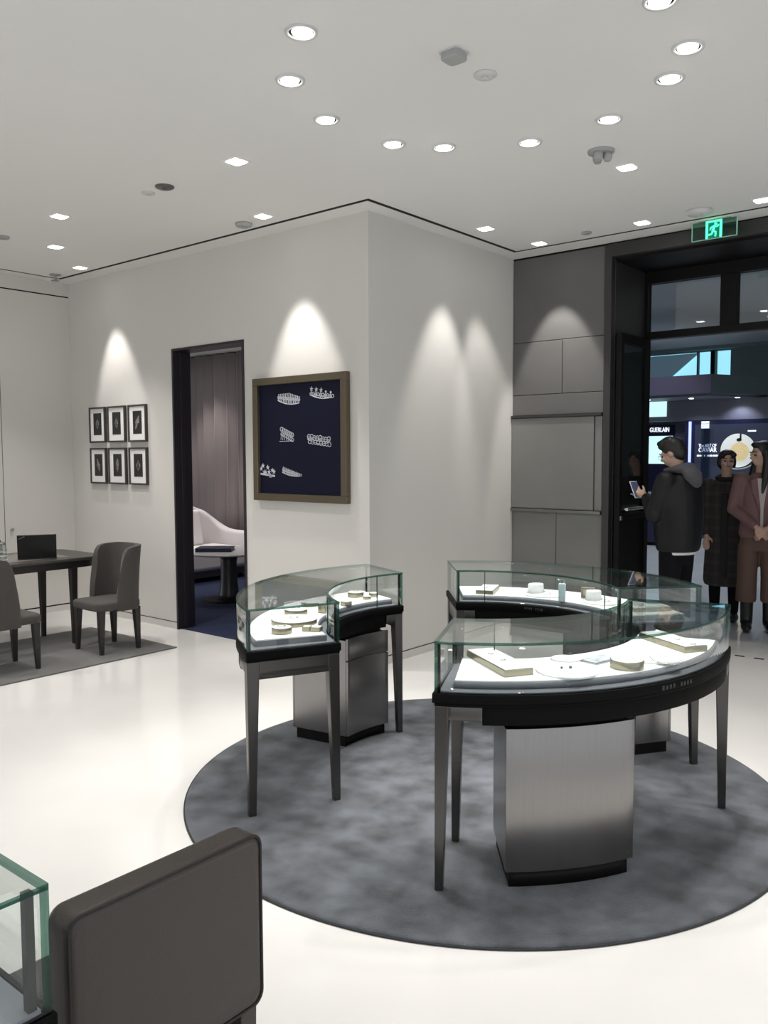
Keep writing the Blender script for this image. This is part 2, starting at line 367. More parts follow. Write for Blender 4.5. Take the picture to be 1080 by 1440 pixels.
# mall lights
for (x, y, lb) in ((-1.9, 8.7, 'small downlight seen low through the left transom pane'), (-2.9, 12.9, 'small downlight outside just below the transom bar, beside the door leaf'), (0.1, 6.0, 'leftmost slanting downlight of the close trio seen through the right transom pane'), (0.28, 6.9, 'lower downlight of the close trio seen through the right transom pane'), (0.55, 6.4, 'upper downlight of the close trio seen through the right transom pane'), (1.35, 5.4, 'downlight at the top right of the right transom pane'), (-5.4, 12, 'mall downlight hidden far left behind the door leaf'), (2.0, 13, 'mall downlight far right beyond the picture edge')):
    t = thing('mall_downlight', lb, 'ceiling light', (x, y, 4.05), group='ceiling lights outside the shop')
    obj('lamp_ring', MB().lathe((x, y, 4.05), [(0.055, 0), (0.085, 0), (0.085, -0.008), (0.055, -0.008)], 20, cap=False), WHITEM, t)
    obj('lamp_lens', MB().lathe((x, y, 4.047), [(0.0555, 0), (0.0555, -0.004)], 20), LAMPW, t)
    spot(x, y, 4.02, (x, y, 0), 420 if y > 8 else 120, 62, col=(0.88, 0.94, 1.0))

# ------------------------------------------------------------------ shop ceiling fittings
def downlight(i, x, y, sx, sy):
    t = thing('round_downlight', ROUNDL[i], 'ceiling light', (x, y, CEIL), group='round gimbal downlights')
    obj('trim_ring', MB().lathe((x, y, CEIL), [(0.050, -0.001), (0.052, -0.009), (0.066, -0.008), (0.068, 0.0)], 32, cap=False), WHITEM, t)
    obj('dark_recess', MB().lathe((x, y, CEIL), [(0.0505, 0.0), (0.0505, -0.003)], 32), DARKM, t)
    o = obj('lamp_lens', MB().lathe((0, 0, 0), [(0.043, 0.0), (0.039, -0.008), (0.033, -0.014), (0.02, -0.0165)], 28), LAMPW, t, world=False)
    o.location = (sx*0.004, sy*0.004, -0.004); o.rotation_euler = (-sy*0.10, sx*0.10, 0)
ROUNDL = ['round gimbal ceiling downlight nearest the camera, left of the square sensor', 'second round gimbal downlight down the left ceiling row, left of the white disc',
  'third round gimbal downlight down the left row, before the wall corner', 'bright round gimbal downlight directly above the wall corner, largest of the far pair',
  'small round gimbal downlight just right of the one above the wall corner', 'round gimbal downlight between the corner pair and the speaker',
  'round gimbal downlight just above the domed sprinkler cluster', 'round gimbal downlight, lower of the close pair at upper right', 'round gimbal downlight, upper of the close pair at upper right',
  'round gimbal downlight cut by the top edge of the picture']
# where each round lamp is aimed
AIM = [(2.2,-1.9,0.8),(1.2,-2.1,0.8),(0.9,-1.6,0.8),(0.9,-1.3,0.8),(1.2,-0.9,0.7),(1.6,-0.6,0.8),(2.1,-0.6,0.8),(2.7,-1.2,0.8),(2.6,-1.6,0.8),(2.5,-1.9,0.8)]
for i, (x, y) in enumerate(ROUND):
    ax, ay, az = AIM[i]; d = Vector((ax-x, ay-y, 0)); d = d.normalized() if d.length > 0.01 else d
    downlight(i, x, y, d.x, d.y); spot(x, y, CEIL-0.03, AIM[i], 175, 30, 0.8)
SQL = ['square trimless spotlight below the domed sprinkler', 'square trimless spotlight alone on the left half of the ceiling', 'upper one of three square spotlights at far left of the ceiling',
  'long thin looking square spotlight, middle of the three at far left', 'square spotlight near the back left ceiling corner', 'square spotlight over the tiara picture near the black slot',
  'square spotlight nearest the plain side wall', 'square spotlight over the grey panelled wall', 'square spotlight just left of the green exit sign', 'square spotlight at the right edge of the picture, beyond the exit sign']
for i, (x, y) in enumerate(SQUARE):
    t = thing('square_spotlight', SQL[i], 'ceiling light', (x, y, CEIL), group='square ceiling spotlights')
    b = MB()
    for a in ((-0.058, 0.058, 0.046, 0.058), (-0.058, 0.058, -0.058, -0.046), (-0.058, -0.046, -0.046, 0.046), (0.046, 0.058, -0.046, 0.046)):
        b.box(x+a[0], x+a[1], y+a[2], y+a[3], CEIL-0.004, CEIL)
    obj('square_trim', b, CEILM, t)
    obj('lamp_lens', MB().prism([(x+p[0], y+p[1]) for p in rrect(-0.046, 0.046, -0.046, 0.046, 0.015)], CEIL-0.007, CEIL-0.001), LAMPW, t)
# wall washers and floor light from the square spots
spot(-0.66, -0.38, CEIL-0.02, (-0.62, 0.0, 1.75), 170, 23, 0.55)
spot(-3.14, -0.33, CEIL-0.02, (-3.05, 0.0, 1.75), 140, 22, 0.55)
spot(0.37, 0.93, CEIL-0.02, (0.0, 0.84, 1.75), 120, 23, 0.7)
spot(0.46, 1.59, CEIL-0.02, (0.47, L, 2.0), 150, 24, 0.3)
spot(0.40, 1.25, CEIL-0.02, (0.0, 1.55, 1.7), 75, 22, 0.7)
spot(1.34, 1.54, CEIL-0.02, (1.5, 0.6, 0), 60, 35)
spot(2.18, 1.53, CEIL-0.02, (2.2, 0.8, 0), 80, 35)
spot(1.75, 0.32, CEIL-0.02, (1.75, 0.2, 0), 110, 40)
spot(0.06, -1.24, CEIL-0.02, (0.0, -1.3, 0), 120, 42)
spot(-1.76, -1.31, CEIL-0.02, (-1.8, -1.4, 0), 210, 48)
spot(-2.60, -0.87, CEIL-0.02, (-2.7, -0.9, 0), 150, 45)
# the rest of the shop's downlights, over the floor outside the frame
for (x, y) in ((-1.2,-3.0),(0.2,-2.9),(-2.8,-3.2),(1.2,-3.6),(-0.4,-4.5),(2.6,-3.4),(1.0,-5.2),(3.4,-2.4),(3.6,-0.6),(4.6,0.6),(4.9,-2.2),(3.2,0.9)):
    t = thing('round_downlight', 'round gimbal ceiling downlight outside the frame', 'ceiling light', (x, y, CEIL), group='shop downlights outside the picture')
    obj('lamp_lens', MB().lathe((x, y, CEIL), [(0.045, 0.0), (0.045, -0.006)], 20), LAMPW, t)
    spot(x, y, CEIL-0.03, (x, y, 0), 65 if x > -1 else 190, 42 if x > -1 else 55, 0.7)
# lounge lamps
for (x, y) in ((-4.2, 1.9), (-3.1, 1.3), (-5.2, 2.4), (-3.6, 2.5), (-4.9, 1.2)): spot(x, y, 2.93, (x-0.1, y+0.1, 0), 95, 45, 0.7, col=(1, 0.93, 0.88))

def disc_fitting(name, label, cat, x, y, r, h, m=GREYP, group=None):
    t = thing(name, label, cat, (x, y, CEIL), group=group)
    obj('housing', MB().lathe((x, y, CEIL), [(r, 0), (r, -h*0.5), (r*0.86, -h), (r*0.4, -h*1.05)], 28), m, t)
    obj('centre_cap', MB().lathe((x, y, CEIL-h), [(r*0.3, 0), (r*0.28, -0.006)], 16), m, t)
    return t
disc_fitting('ceiling_sensor', 'plain flat white ceiling disc right of the square sensor', 'sensor', 1.77, -1.26, 0.052, 0.012, WHITEM)
disc_fitting('ceiling_sensor', 'dark ringed ceiling disc on the left half of the ceiling', 'sensor', -0.64, -1.23, 0.06, 0.012, mat('dark_plastic', (0.10,0.10,0.10), 0.4))
disc_fitting('ceiling_sensor', 'faint white ceiling disc beside the dark ringed disc', 'sensor', -0.83, -1.22, 0.045, 0.008, WHITEM)
disc_fitting('smoke_detector', 'grey round ceiling detector beside the spotlight over the tiara picture', 'smoke detector', -0.91, -0.34, 0.062, 0.025)
disc_fitting('ceiling_sensor', 'ceiling disc cut by the left edge of the picture', 'sensor', -2.62, -1.30, 0.055, 0.015)
disc_fitting('ceiling_sensor', 'tiny grey ceiling disc between the panelled wall spotlight and its neighbour', 'sensor', 0.90, 1.53, 0.04, 0.012)
disc_fitting('smoke_detector', 'white round detector on the ceiling above the exit sign', 'smoke detector', 1.77, 1.50, 0.085, 0.03, WHITEM)
t = thing('motion_sensor', 'grey square box sensor near the top middle of the ceiling', 'sensor', (1.78, -1.52, CEIL))
obj('sensor_box', MB().prism([(1.78+p[0], -1.52+p[1]) for p in rrect(-0.045, 0.045, -0.045, 0.045, 0.02)], CEIL-0.035, CEIL), GREYP, t, bev=0.006)
obj('sensor_base', MB().prism([(1.78+p[0], -1.52+p[1]) for p in rrect(-0.052, 0.052, -0.052, 0.052, 0.02)], CEIL-0.006, CEIL), WHITEM, t)
t = thing('spotlight_cluster', 'unlit adjustable ceiling fitting with three grey lobes', 'ceiling fitting', (1.75, -0.03, CEIL))
obj('mounting_plate', MB().lathe((1.75, -0.03, CEIL), [(0.075, 0), (0.072, -0.012), (0.03, -0.016)], 24), GREYP, t)
for k in range(3):
    a = k*2.094+0.5; obj('lobe', MB().lathe((1.75+0.035*cos(a), -0.03+0.035*sin(a), CEIL-0.008), [(0.028, 0), (0.026, -0.035), (0.018, -0.05)], 14), GREYP, t)
t = thing('sprinkler', 'small star shaped ceiling sprinkler in the back left corner', 'sprinkler', (-3.59, -0.32, CEIL))
b = MB().lathe((-3.59, -0.32, CEIL), [(0.055, 0), (0.05, -0.008), (0.012, -0.01), (0.012, -0.05), (0.02, -0.055)], 16)
obj('sprinkler_body', b, GREYP, t)
b = MB()
for k in range(8):
    a = k*pi/4; b.box(0.008, 0.04, -0.006, 0.006, CEIL-0.060, CEIL-0.056, M=Matrix.Translation((-3.59,-0.32,0)) @ Matrix.Rotation(a, 4, 'Z'))
obj('deflector', b, STEEL, t)
# exit sign
GREEN = mat('exit_green', (0.05, 0.9, 0.45), 0.4, emis=1.6, ecol=(0.08, 1.0, 0.45)); GREEND = mat('exit_dark_green', (0.0, 0.16, 0.09), 0.4, emis=0.15, ecol=(0, 0.5, 0.28))
t = thing('exit_sign', 'green running man exit sign on a clear hanging panel over the entrance', 'sign', (1.776, 1.8, CEIL))
obj('sign_panel', MB().box(1.617, 1.936, 1.797, 1.803, 3.112, 3.24), glassmat('sign_glass', (0.45, 0.72, 0.60), 0.05), t)
b = MB().box(1.614, 1.619, 1.795, 1.805, 3.112, 3.24).box(1.934, 1.939, 1.795, 1.805, 3.112, 3.24).box(1.614, 1.939, 1.795, 1.805, 3.109, 3.1125)
obj('sign_edge', b, mat('sign_edge_green', (0.3, 0.55, 0.45), 0.3, emis=0.15, ecol=(0.3,0.8,0.55)), t)
obj('hanger', MB().box(1.66, 1.89, 1.785, 1.815, 3.24, CEIL), GREYP, t)
cx0, cz0 = 1.776, 3.176
obj('pictogram_ground', MB().box(cx0-0.058, cx0+0.058, 1.7925, 1.7968, cz0-0.062, cz0+0.062), GREEND, t)
b = MB().box(cx0-0.058, cx0-0.042, 1.789, 1.7925, cz0-0.062, cz0+0.062).box(cx0+0.042, cx0+0.058, 1.789, 1.7925, cz0-0.062, cz0+0.062).box(cx0-0.042, cx0+0.042, 1.789, 1.7925, cz0+0.05, cz0+0.062)
Y_ = 1.789
def stroke(b, pts, wd):
    for (x0, z0), (x1, z1) in zip(pts, pts[1:]):
        d = Vector((x1-x0, 0, z1-z0)); n = Vector((-d.z, 0, d.x)).normalized()*wd/2; e = d.normalized()*wd*0.3
        p0 = Vector((cx0+x0, Y_, cz0+z0))-e; p1 = Vector((cx0+x1, Y_, cz0+z1))+e
        b.extr([p0-n, p1-n, p1+n, p0+n], (0, 0.0035, 0))
stroke(b, [(0.004, 0.022), (-0.006, -0.012)], 0.016)
stroke(b, [(0.004, 0.02), (0.024, 0.016), (0.034, 0.026)], 0.008); stroke(b, [(0.0, 0.022), (-0.02, 0.014), (-0.026, -0.002)], 0.008)
stroke(b, [(-0.004, -0.012), (0.014, -0.022), (0.012, -0.05)], 0.010); stroke(b, [(-0.006, -0.012), (-0.016, -0.034), (-0.036, -0.036)], 0.010)
b.extr([(cx0+0.014+0.010*cos(a*pi/5), Y_, cz0+0.036+0.010*sin(a*pi/5)) for a in range(10)], (0, 0.0035, 0))
obj('pictogram', b, GREEN, t)

# ------------------------------------------------------------------ pictures
t = thing('tiara_picture', 'large framed navy picture of six silver tiaras by the doorway', 'picture', (-0.675, 0, 1.67))
PX0, PX1, PZ0, PZ1 = -1.172, -0.177, 1.193, 2.147
b = MB(); fwd = 0.055; fd = 0.05
b.box(PX0, PX1, -fd, -0.002, PZ1-fwd, PZ1).box(PX0, PX1, -fd, -0.002, PZ0, PZ0+fwd).box(PX0, PX0+fwd, -fd, -0.002, PZ0+fwd, PZ1-fwd).box(PX1-fwd, PX1, -fd, -0.002, PZ0+fwd, PZ1-fwd)
obj('frame', b, GFRAME, t, bev=0.003)
obj('print', MB().box(PX0+fwd, PX1-fwd, -0.022, -0.004, PZ0+fwd, PZ1-fwd), NAVY, t)
def tiara(cx, cz, wd, ht, kind, tilt):
    b = MB(); n = 9 if kind != 4 else 7; Y_ = -0.0245; ct, st = cos(tilt), sin(tilt)
    def P(u, v): 
        u2, v2 = u*wd/2, v*ht; return (cx + u2*ct - v2*st, Y_, cz + u2*st + v2*ct)
    def quad(p, q, w0):
        d = Vector(q)-Vector(p); nn = Vector((-d.z, 0, d.x)).normalized()*w0/2; b.extr([Vector(p)-nn, Vector(q)-nn, Vector(q)+nn, Vector(p)+nn], (0, 0.002, 0))
    def band(f, w0, m=14):
        pts = [P(-1+2*i/m, f(-1+2*i/m)) for i in range(m+1)]
        for p, q in zip(pts, pts[1:]): quad(p, q, w0)
    def dot(u, v, r, k=8):
        c = P(u, v); b.extr([(c[0]+r*cos(2*pi*i/k), Y_, c[2]+r*sin(2*pi*i/k)) for i in range(k)], (0, 0.002, 0))
    def ringg(u, v, r, w0=0.0025):
        c = P(u, v); q = [(c[0]+r*cos(2*pi*i/8), Y_, c[2]+r*sin(2*pi*i/8)) for i in range(9)]
        for a_, b_ in zip(q, q[1:]): quad(a_, b_, w0)
    def star(u, v, r):
        c = P(u, v); b.extr([(c[0]+(r if i % 2 == 0 else r*0.4)*sin(pi*i/5), Y_, c[2]+(r if i % 2 == 0 else r*0.4)*cos(pi*i/5)) for i in range(10)], (0, 0.002, 0))
    base = lambda u: -0.25 + 0.25*u*u
    if kind == 1:
        band(base, 0.008); band(lambda u: 0.15+0.1*u*u, 0.004)
        for i in range(n+4):
            u = -0.95+1.9*i/(n+3); quad(P(u, base(u)), P(u, 0.75-0.25*abs(u)), 0.007); dot(u, 0.8-0.25*abs(u), 0.006); ringg(u, 0.3, 0.011)
    elif kind == 2:
        band(base, 0.008); band(lambda u: 0.0+0.2*u*u, 0.003)
        for i in range(5):
            u = -0.9+1.8*i/4; quad(P(u, base(u)), P(u, 0.45), 0.005); star(u, 0.62, 0.02) if i < 3 else dot(u, 0.5, 0.009); ringg(u+0.2, 0.12, 0.013, 0.004); ringg(u, 0.08, 0.013, 0.004)
    elif kind == 3:
        band(lambda u: -0.35+0.1*u, 0.004)
        for i in range(7):
            u = -0.8+1.6*i/6; ringg(u, 0.35-0.2*u, 0.016, 0.005); ringg(u+0.1, -0.02-0.2*u, 0.013, 0.004); quad(P(u, -0.3), P(u+0.05, 0.2), 0.003)
    elif kind == 4:
        for i in range(8):
            u = -0.85+1.7*i/7; ringg(u, 0.22+0.05*sin(i*2), 0.017, 0.005); ringg(u, 0.1, 0.011, 0.004); ringg(u+0.1, -0.2, 0.016, 0.004)
        band(base, 0.004)
    elif kind == 5:
        for i in range(9):
            u = -0.9+1.8*i/8; star(u, 0.35*sin(i*1.9)+0.1-0.15*u, 0.021); dot(u+0.05, -0.25, 0.009)
    else:
        band(base, 0.010); band(lambda u: 0.05+0.1*u*u-0.15*u, 0.012); band(lambda u: 0.3-0.25*u, 0.006)
        for i in range(12):
            u = -0.92+1.84*i/11; quad(P(u, base(u)), P(u, 0.5-0.3*u), 0.006)
    obj('tiara_print', b, TIARA, t)
fx = lambda px: PX0 + (px-100)/(975-100)*(PX1-PX0)
tiara(-0.79, 1.957, 0.235, 0.075, 1, -0.12); tiara(-0.45, 1.985, 0.22, 0.068, 2, -0.13)
tiara(-0.815, 1.69, 0.15, 0.10, 3, -0.12); tiara(-0.475, 1.655, 0.24, 0.085, 4, -0.12)
tiara(-1.035, 1.415, 0.165, 0.085, 5, -0.1); tiara(-0.76, 1.405, 0.215, 0.055, 6, -0.12)
LB = [['top left', 'top middle', 'top right'], ['bottom left', 'bottom middle', 'bottom right']]
for r_, (z0, z1) in enumerate(((1.675, 2.015), (1.28, 1.624))):
    for c_, (x0, x1) in enumerate(((-3.567, -3.295), (-3.252, -2.966), (-2.915, -2.636))):
        t = thing('small_picture', 'small framed black jewel print, ' + LB[r_][c_] + ' of the six on the wall', 'picture', ((x0+x1)/2, 0, (z0+z1)/2), group='six small framed prints')
        b = MB(); q = 0.016; d = 0.028
        b.box(x0, x1, -d, -0.002, z1-q, z1).box(x0, x1, -d, -0.002, z0, z0+q).box(x0, x0+q, -d, -0.002, z0+q, z1-q).box(x1-q, x1, -d, -0.002, z0+q, z1-q)
        obj('frame', b, PFRAME, t, bev=0.0015)
        obj('mount', MB().box(x0+q, x1-q, -0.018, -0.003, z0+q, z1-q), PAPER, t)
        xm, zm = (x0+x1)/2, (z0+z1)/2+0.008
        obj('print', MB().box(xm-0.068, xm+0.068, -0.0195, -0.018, zm-0.105, zm+0.105), BPRINT, t)
        b = MB(); rnd = random.Random(r_*3+c_)
        for s in range(9):
            u = (s-4)/4; ox = {0: 0.0, 1: 0.0, 2: 0.03*u, 3: -0.02*u, 4: 0.0, 5: 0.0}[r_*3+c_]
            wv = 0.03*(1-abs(u)**1.5)*(0.7+0.6*rnd.random()); zz = zm + 0.065*u*(1 if (r_*3+c_) in (2, 3, 4) else 0.7)
            k = 7; b.extr([(xm+ox+wv*cos(2*pi*i/k+s), -0.0205, zz+0.011*sin(2*pi*i/k+s)) for i in range(k)], (0, 0.001, 0))
        obj('motif', b, GPRINT, t)

# ------------------------------------------------------------------ round rug and ring of showcases
CX, CY = 1.7038, -1.2227; CC = (CX, CY); RI, RO = 0.70, 1.12
RC = (1.76, -1.28); RR = 1.351; RT = 0.012
n = 160
b = MB(); prof = [(RR, 0.0), (RR, 0.007), (RR-0.004, 0.0105), (RR-0.012, RT)]
rg = [[(RC[0]+r*cos(2*pi*j/n), RC[1]+r*sin(2*pi*j/n), z) for j in range(n)] for r, z in prof]
for k in range(16):
    r = (RR-0.03)*(1-k/16)+0.01; rg.append([(RC[0]+r*cos(2*pi*j/n), RC[1]+r*sin(2*pi*j/n), RT) for j in range(n)])
b.rings(rg, cap=True)
rug = obj('round_rug', b, RUG); tag(rug, 'large round mottled blue grey rug under the ring of showcases', 'rug')
bb = MB(); e = [(RC[0]+(RR+0.003)*cos(2*pi*j/n), RC[1]+(RR+0.003)*sin(2*pi*j/n), 0.004) for j in range(n)]
bb.tube(e, 0.004, 6, closed=True); obj('rug_binding', bb, RUGE, rug)

def pol(r, a, z=0.0): return (CX+r*cos(radians(a)), CY+r*sin(radians(a)), z)
def pane(b, p0, p1, z0, z1, th):      # vertical flat pane, big faces glass (0), edges green (1)
    a = Vector((*p0, 0)); c = Vector((*p1, 0)); d = (c-a).normalized(); nn = Vector((-d.y, d.x, 0))*th/2
    vs = [a-nn, c-nn, c+nn, a+nn]; V = [(v.x, v.y, z0) for v in vs] + [(v.x, v.y, z1) for v in vs]
    b.add(V, [(0,1,5,4), (2,3,7,6)], 0); b.add(V, [(3,2,1,0), (4,5,6,7), (1,2,6,5), (3,0,4,7)], 1)
ZB, ZG, ZT = 0.722, 0.722, 0.905; TG = 0.010; DK = 0.757
def showcase(a0, a1, p0, p1, label, marks=None):
    t = thing('jewellery_showcase', label, 'display case', pol((RI+RO)/2, (a0+a1)/2, RT), group='ring of curved showcases')
    cc = CC
    obj('base_frame', MB().arc(cc, RI-0.006, RO+0.006, a0-0.4, a1+0.4, 0.688, ZB, 40), BAND, t, bev=0.0025)
    obj('frame_moulding', MB().arc(cc, RI, RO, a0, a1, 0.677, 0.688, 40), BAND, t)
    ins = 8.5
    obj('drawer_body', MB().arc(cc, RI+0.006, RO-0.006, a0+ins, a1-ins, 0.612, 0.677, 32), BAND, t, bev=0.002)
    # legs with top aprons
    for k, (aa, sg) in enumerate(((a0, 1), (a1, -1))):
        ta = radians(aa); er = Vector((cos(ta), sin(ta), 0)); et = Vector((-sin(ta), cos(ta), 0))*sg; O = Vector((CX, CY, 0))
        for rr, sr in ((RO, -1), (RI, 1)):
            b = MB(); R_ = []
            for z, w1 in ((0.677, 0.056), (0.60, 0.052), (0.35, 0.043), (RT, 0.032)):
                q = []
                for u, v in ((0, 0), (1, 0), (1, 1), (0, 1)): q.append(O + er*(rr+sr*u*w1) + et*(v*w1*0.9) + Vector((0, 0, z)))
                R_.append(q)
            b.rings(R_, smooth=False); obj('leg', b, LEGM, t, bev=0.003)
        # end apron with rounded inner corners
        P = [(RI+0.05, 0.677), (RI+0.05, 0.600)]
        for i in range(7): th = pi - (pi/2)*i/6; P.append((RI+0.05+0.028+0.028*cos(th), 0.600+0.028*sin(th)))
        for i in range(7): th = pi/2 - (pi/2)*i/6; P.append((RO-0.05-0.028+0.028*cos(th), 0.600+0.028*sin(th)))
        P += [(RO-0.05, 0.600), (RO-0.05, 0.677)]
        obj('end_apron', MB().extr([O + er*r + et*0.004 + Vector((0,0,z)) for r, z in P], et*0.03), LEGM, t, bev=0.0015)
        for rr0, rr1 in ((RO-0.030, RO-0.001), (RI+0.001, RI+0.030)):
            da = ins*sg; s0 = degrees_(0.045/((rr0+rr1)/2))*sg
            lo, hi = sorted((aa+s0, aa+da)); obj('side_apron', MB().arc(cc, rr0, rr1, lo, hi, 0.628, 0.677, 8), LEGM, t, bev=0.002)
    # pedestal
    ped = obj('pedestal', MB().arc(cc, 0.735, 1.068, p0, p1, 0.070, 0.582, 16), BRONZE, t, bev=0.002)
    obj('plinth', MB().arc(cc, 0.748, 1.064, p0+0.7, p1-0.7, RT, 0.070, 16), DARKM, ped)
    obj('neck', MB().arc(cc, 0.76, 1.04, p0+2, p1-2, 0.582, 0.612, 16), BLACK, ped)
    obj('outer_panel', MB().arc(cc, 1.0685, 1.080, p0, p1, 0.072, 0.590, 16), BRONZE, ped, bev=0.0015)
    obj('drawer_front', MB().arc(cc, 0.722, 0.7345, p0, p1, 0.475, 0.590, 12), BRONZE, ped, bev=0.0015)
    obj('door_panel', MB().arc(cc, 0.722, 0.7345, p0, p1, 0.072, 0.469, 12), BRONZE, ped, bev=0.0015)
    # vitrine glass
    G2 = [GLASS, GEDGE]; e = degrees_(TG/1.12)
    obj('glass_top', MB().arc(cc, RI-0.002, RO+0.002, a0, a1, ZT-TG, ZT, 48, 0, 1, 1), G2, t)
    obj('outer_pane', MB().arc(cc, RO-TG, RO, a0+e, a1-e, ZG, ZT-TG, 48, 1, 0, 1), G2, t)
    obj('inner_pane', MB().arc(cc, RI, RI+TG, a0+e*1.6, a1-e*1.6, ZG, ZT-TG, 40, 1, 0, 1), G2, t)
    for aa, sg in ((a0, 1), (a1, -1)):
        b = MB(); off = sg*TG/2; ta = radians(aa); n2 = (-sin(ta)*off, cos(ta)*off)
        q0 = pol(RI, aa); q1 = pol(RO, aa); pane(b, (q0[0]+n2[0], q0[1]+n2[1]), (q1[0]+n2[0], q1[1]+n2[1]), ZG, ZT-TG, TG)
        obj('end_pane', b, G2, t)
    for aa, sg in ((a0, 1), (a1, -1)):
        for rr in (RI+TG, RO-TG-0.009):
            lo, hi = sorted((aa+sg*degrees_(TG/rr), aa+sg*degrees_((TG+0.009)/rr))); obj('corner_strip', MB().arc(cc, rr, rr+0.009, lo, hi, ZG, ZT-TG, 1), DARKM, t)
    b = MB()
    for aa in (a0+13, a1-13): b.arc(cc, RI+TG, RI+TG+0.004, aa, aa+0.35, ZG, ZT-TG, 1)
    obj('glass_joint', b, GEDGE, t)
    # interior
    obj('liner', MB().arc(cc, RI+TG+0.002, RO-TG-0.002, a0+0.8, a1-0.8, ZB, ZB+0.006, 40), DECKG, t)
    obj('deck_riser', MB().arc(cc, 0.745, 1.068, a0+3.2, a1-3.2, ZB+0.006, DK-0.005, 40), DECKG, t)
    obj('display_deck', MB().arc(cc, 0.75, 1.063, a0+3.4, a1-3.4, DK-0.005, DK, 40), WHITE, t)
    if marks:
        rr, am, side, z0 = marks; b = MB(); k = 0; rnd = random.Random(3)
        for g in (-1, 1):
            for i in range(4):
                a = am + g*2.6 + (i-1.5)*1.0
                for s in range(2): 
                    aa = a + s*0.38
                    b.arc(cc, rr, rr+0.0012, aa, aa+0.16, z0, z0+0.016, 1)
                b.arc(cc, rr, rr+0.0012, a, a+0.5, z0+rnd.choice((0, 0.007, 0.013)), z0+rnd.choice((0, 0.007, 0.013))+0.003, 1)
        obj('engraved_lettering', b, mat('engraving', (0.05, 0.05, 0.05), 0.3, 0.5), t)
    return t
def degrees_(x): return x*180/pi
showcase(-64, 19, -51, -24.5, 'nearest curved glass jewellery showcase, in front with pale brushed metal pedestal', (RO+0.006, -16, 1, 0.694))
showcase(158, 245, 164.5, 189.5, 'left curved glass jewellery showcase, in front of the lounge doorway and wall corner')
showcase(45, 132, 55, 83, 'farthest curved glass jewellery showcase, behind the nearest one, before the entrance', (RI-0.0072, 96, 1, 0.695))

# ---- things laid out inside the showcases
def rect_tray(x, y, l, w_, rz, label, h=0.024, bits=2, z=DK, group='rectangular jewel trays'):
    t = thing('jewel_tray', label, 'tray', (x, y, z), radians(rz), group)
    obj('tray_body', MB().box(-l/2, l/2, -w_/2, w_/2, 0, h), CHAMP, t, world=False, bev=0.0015)
    obj('tray_pad', MB().box(-l/2+0.004, l/2-0.004, -w_/2+0.004, w_/2-0.004, h, h+0.003), WHITE, t, world=False, bev=0.001)
    for k in range(bits):
        b = MB(); u = l*(-0.2+0.32*k); r = 0.012
        b.tube([(u+r*cos(2*pi*i/14), 0.0+r*sin(2*pi*i/14)*0.8, h+0.005) for i in range(14)], 0.0013, 6, closed=True).ball((u+r, 0, h+0.008), 0.004, 8)
        o = obj('jewel_ring', b, SILVER, t, world=False)
    return t
def round_tray(x, y, r, h, label, jew=True, z=DK, group='round jewel trays'):
    t = thing('round_tray', label, 'tray', (x, y, z), 0, group)
    obj('tray_body', MB().lathe((0,0,0), [(r, 0), (r, h)], 40), CHAMP, t, world=False, bev=0.001)
    obj('tray_pad', MB().lathe((0,0,h), [(r-0.003, 0), (r-0.003, 0.002), (r-0.006, 0.003)], 40), WHITE, t, world=False)
    if jew:
        b = MB(); q = min(r*0.4, 0.02); b.tube([(q*cos(2*pi*i/16), q*sin(2*pi*i/16), h+0.006) for i in range(16)], 0.0014, 6, closed=True).ball((q, 0, h+0.009), 0.004, 8).ball((-q, 0, h+0.008), 0.003, 8)
        obj('jewel_ring', b, SILVER, t, world=False)
    return t
def necklace_board(x, y, r, rz, label, collar=0.03, cr=0.05, z=DK, dots=False, cd=0.6):
    t = thing('necklace_board', label, 'jewellery stand', (x, y, z), radians(rz), 'white necklace boards')
    obj('board', MB().lathe((0,0,0), [(r, 0), (r, 0.006), (r-0.003, 0.009)], 44, sx=1, sy=0.92), WHITE, t, world=False)
    obj('neck_form', MB().lathe((-r*cd, 0, 0.009), [(cr*1.15, 0), (cr*1.02, collar*0.35), (cr, collar*0.9), (cr*0.93, collar)], 30, sx=0.8), WHITE, t, world=False)
    b = MB(); b.tube([(-r*cd+ (cr*1.2+0.05*max(0, cos(a)))*cos(a)*1.0, (cr*1.25)*sin(a), 0.011) for a in [2*pi*i/26 for i in range(26)]], 0.0014, 6, closed=True)
    if dots: b = MB().ball((0.0, 0.012, 0.013), 0.006, 8).ball((0.01, -0.02, 0.013), 0.005, 8)
    obj('necklace', b, mat('dark_jewel', (0.1, 0.1, 0.1), 0.2, 0.8) if dots else SILVER, t, world=False)
    return t
rect_tray(2.235, -1.875, 0.335, 0.115, -32.5, 'bronze sided rectangular tray at the left end of the nearest showcase')
necklace_board(2.475, -1.79, 0.125, -60, 'round white necklace board with two dark earrings in the nearest showcase', 0.010, 0.05, dots=True, cd=1.05)
round_tray(2.625, -1.605, 0.062, 0.03, 'white topped round drum with pale bronze side, centre of the nearest showcase', False)
necklace_board(2.62, -1.40, 0.125, 150, 'plain round white necklace board near the right of the nearest showcase', 0.010, 0.04, cd=1.0)
rect_tray(2.615, -1.13, 0.30, 0.11, -32, 'bronze sided rectangular tray at the right end of the nearest showcase', bits=3)
t = thing('picture_tile', 'small flat silver framed card behind the round drum in the nearest showcase', 'card', (2.50, -1.575, DK), radians(78))
obj('tile_frame', MB().box(-0.07, 0.07, -0.04, 0.04, 0, 0.006), STEEL, t, world=False, bev=0.001)
obj('tile_face', MB().box(-0.062, 0.062, -0.032, 0.032, 0.006, 0.007), mat('pale_card', (0.55, 0.6, 0.68), 0.4, nscale=40, nvar=0.4), t, world=False)
t = round_tray(1.175, -1.985, 0.046, 0.026, 'small white round tray at the near left corner of the left showcase')
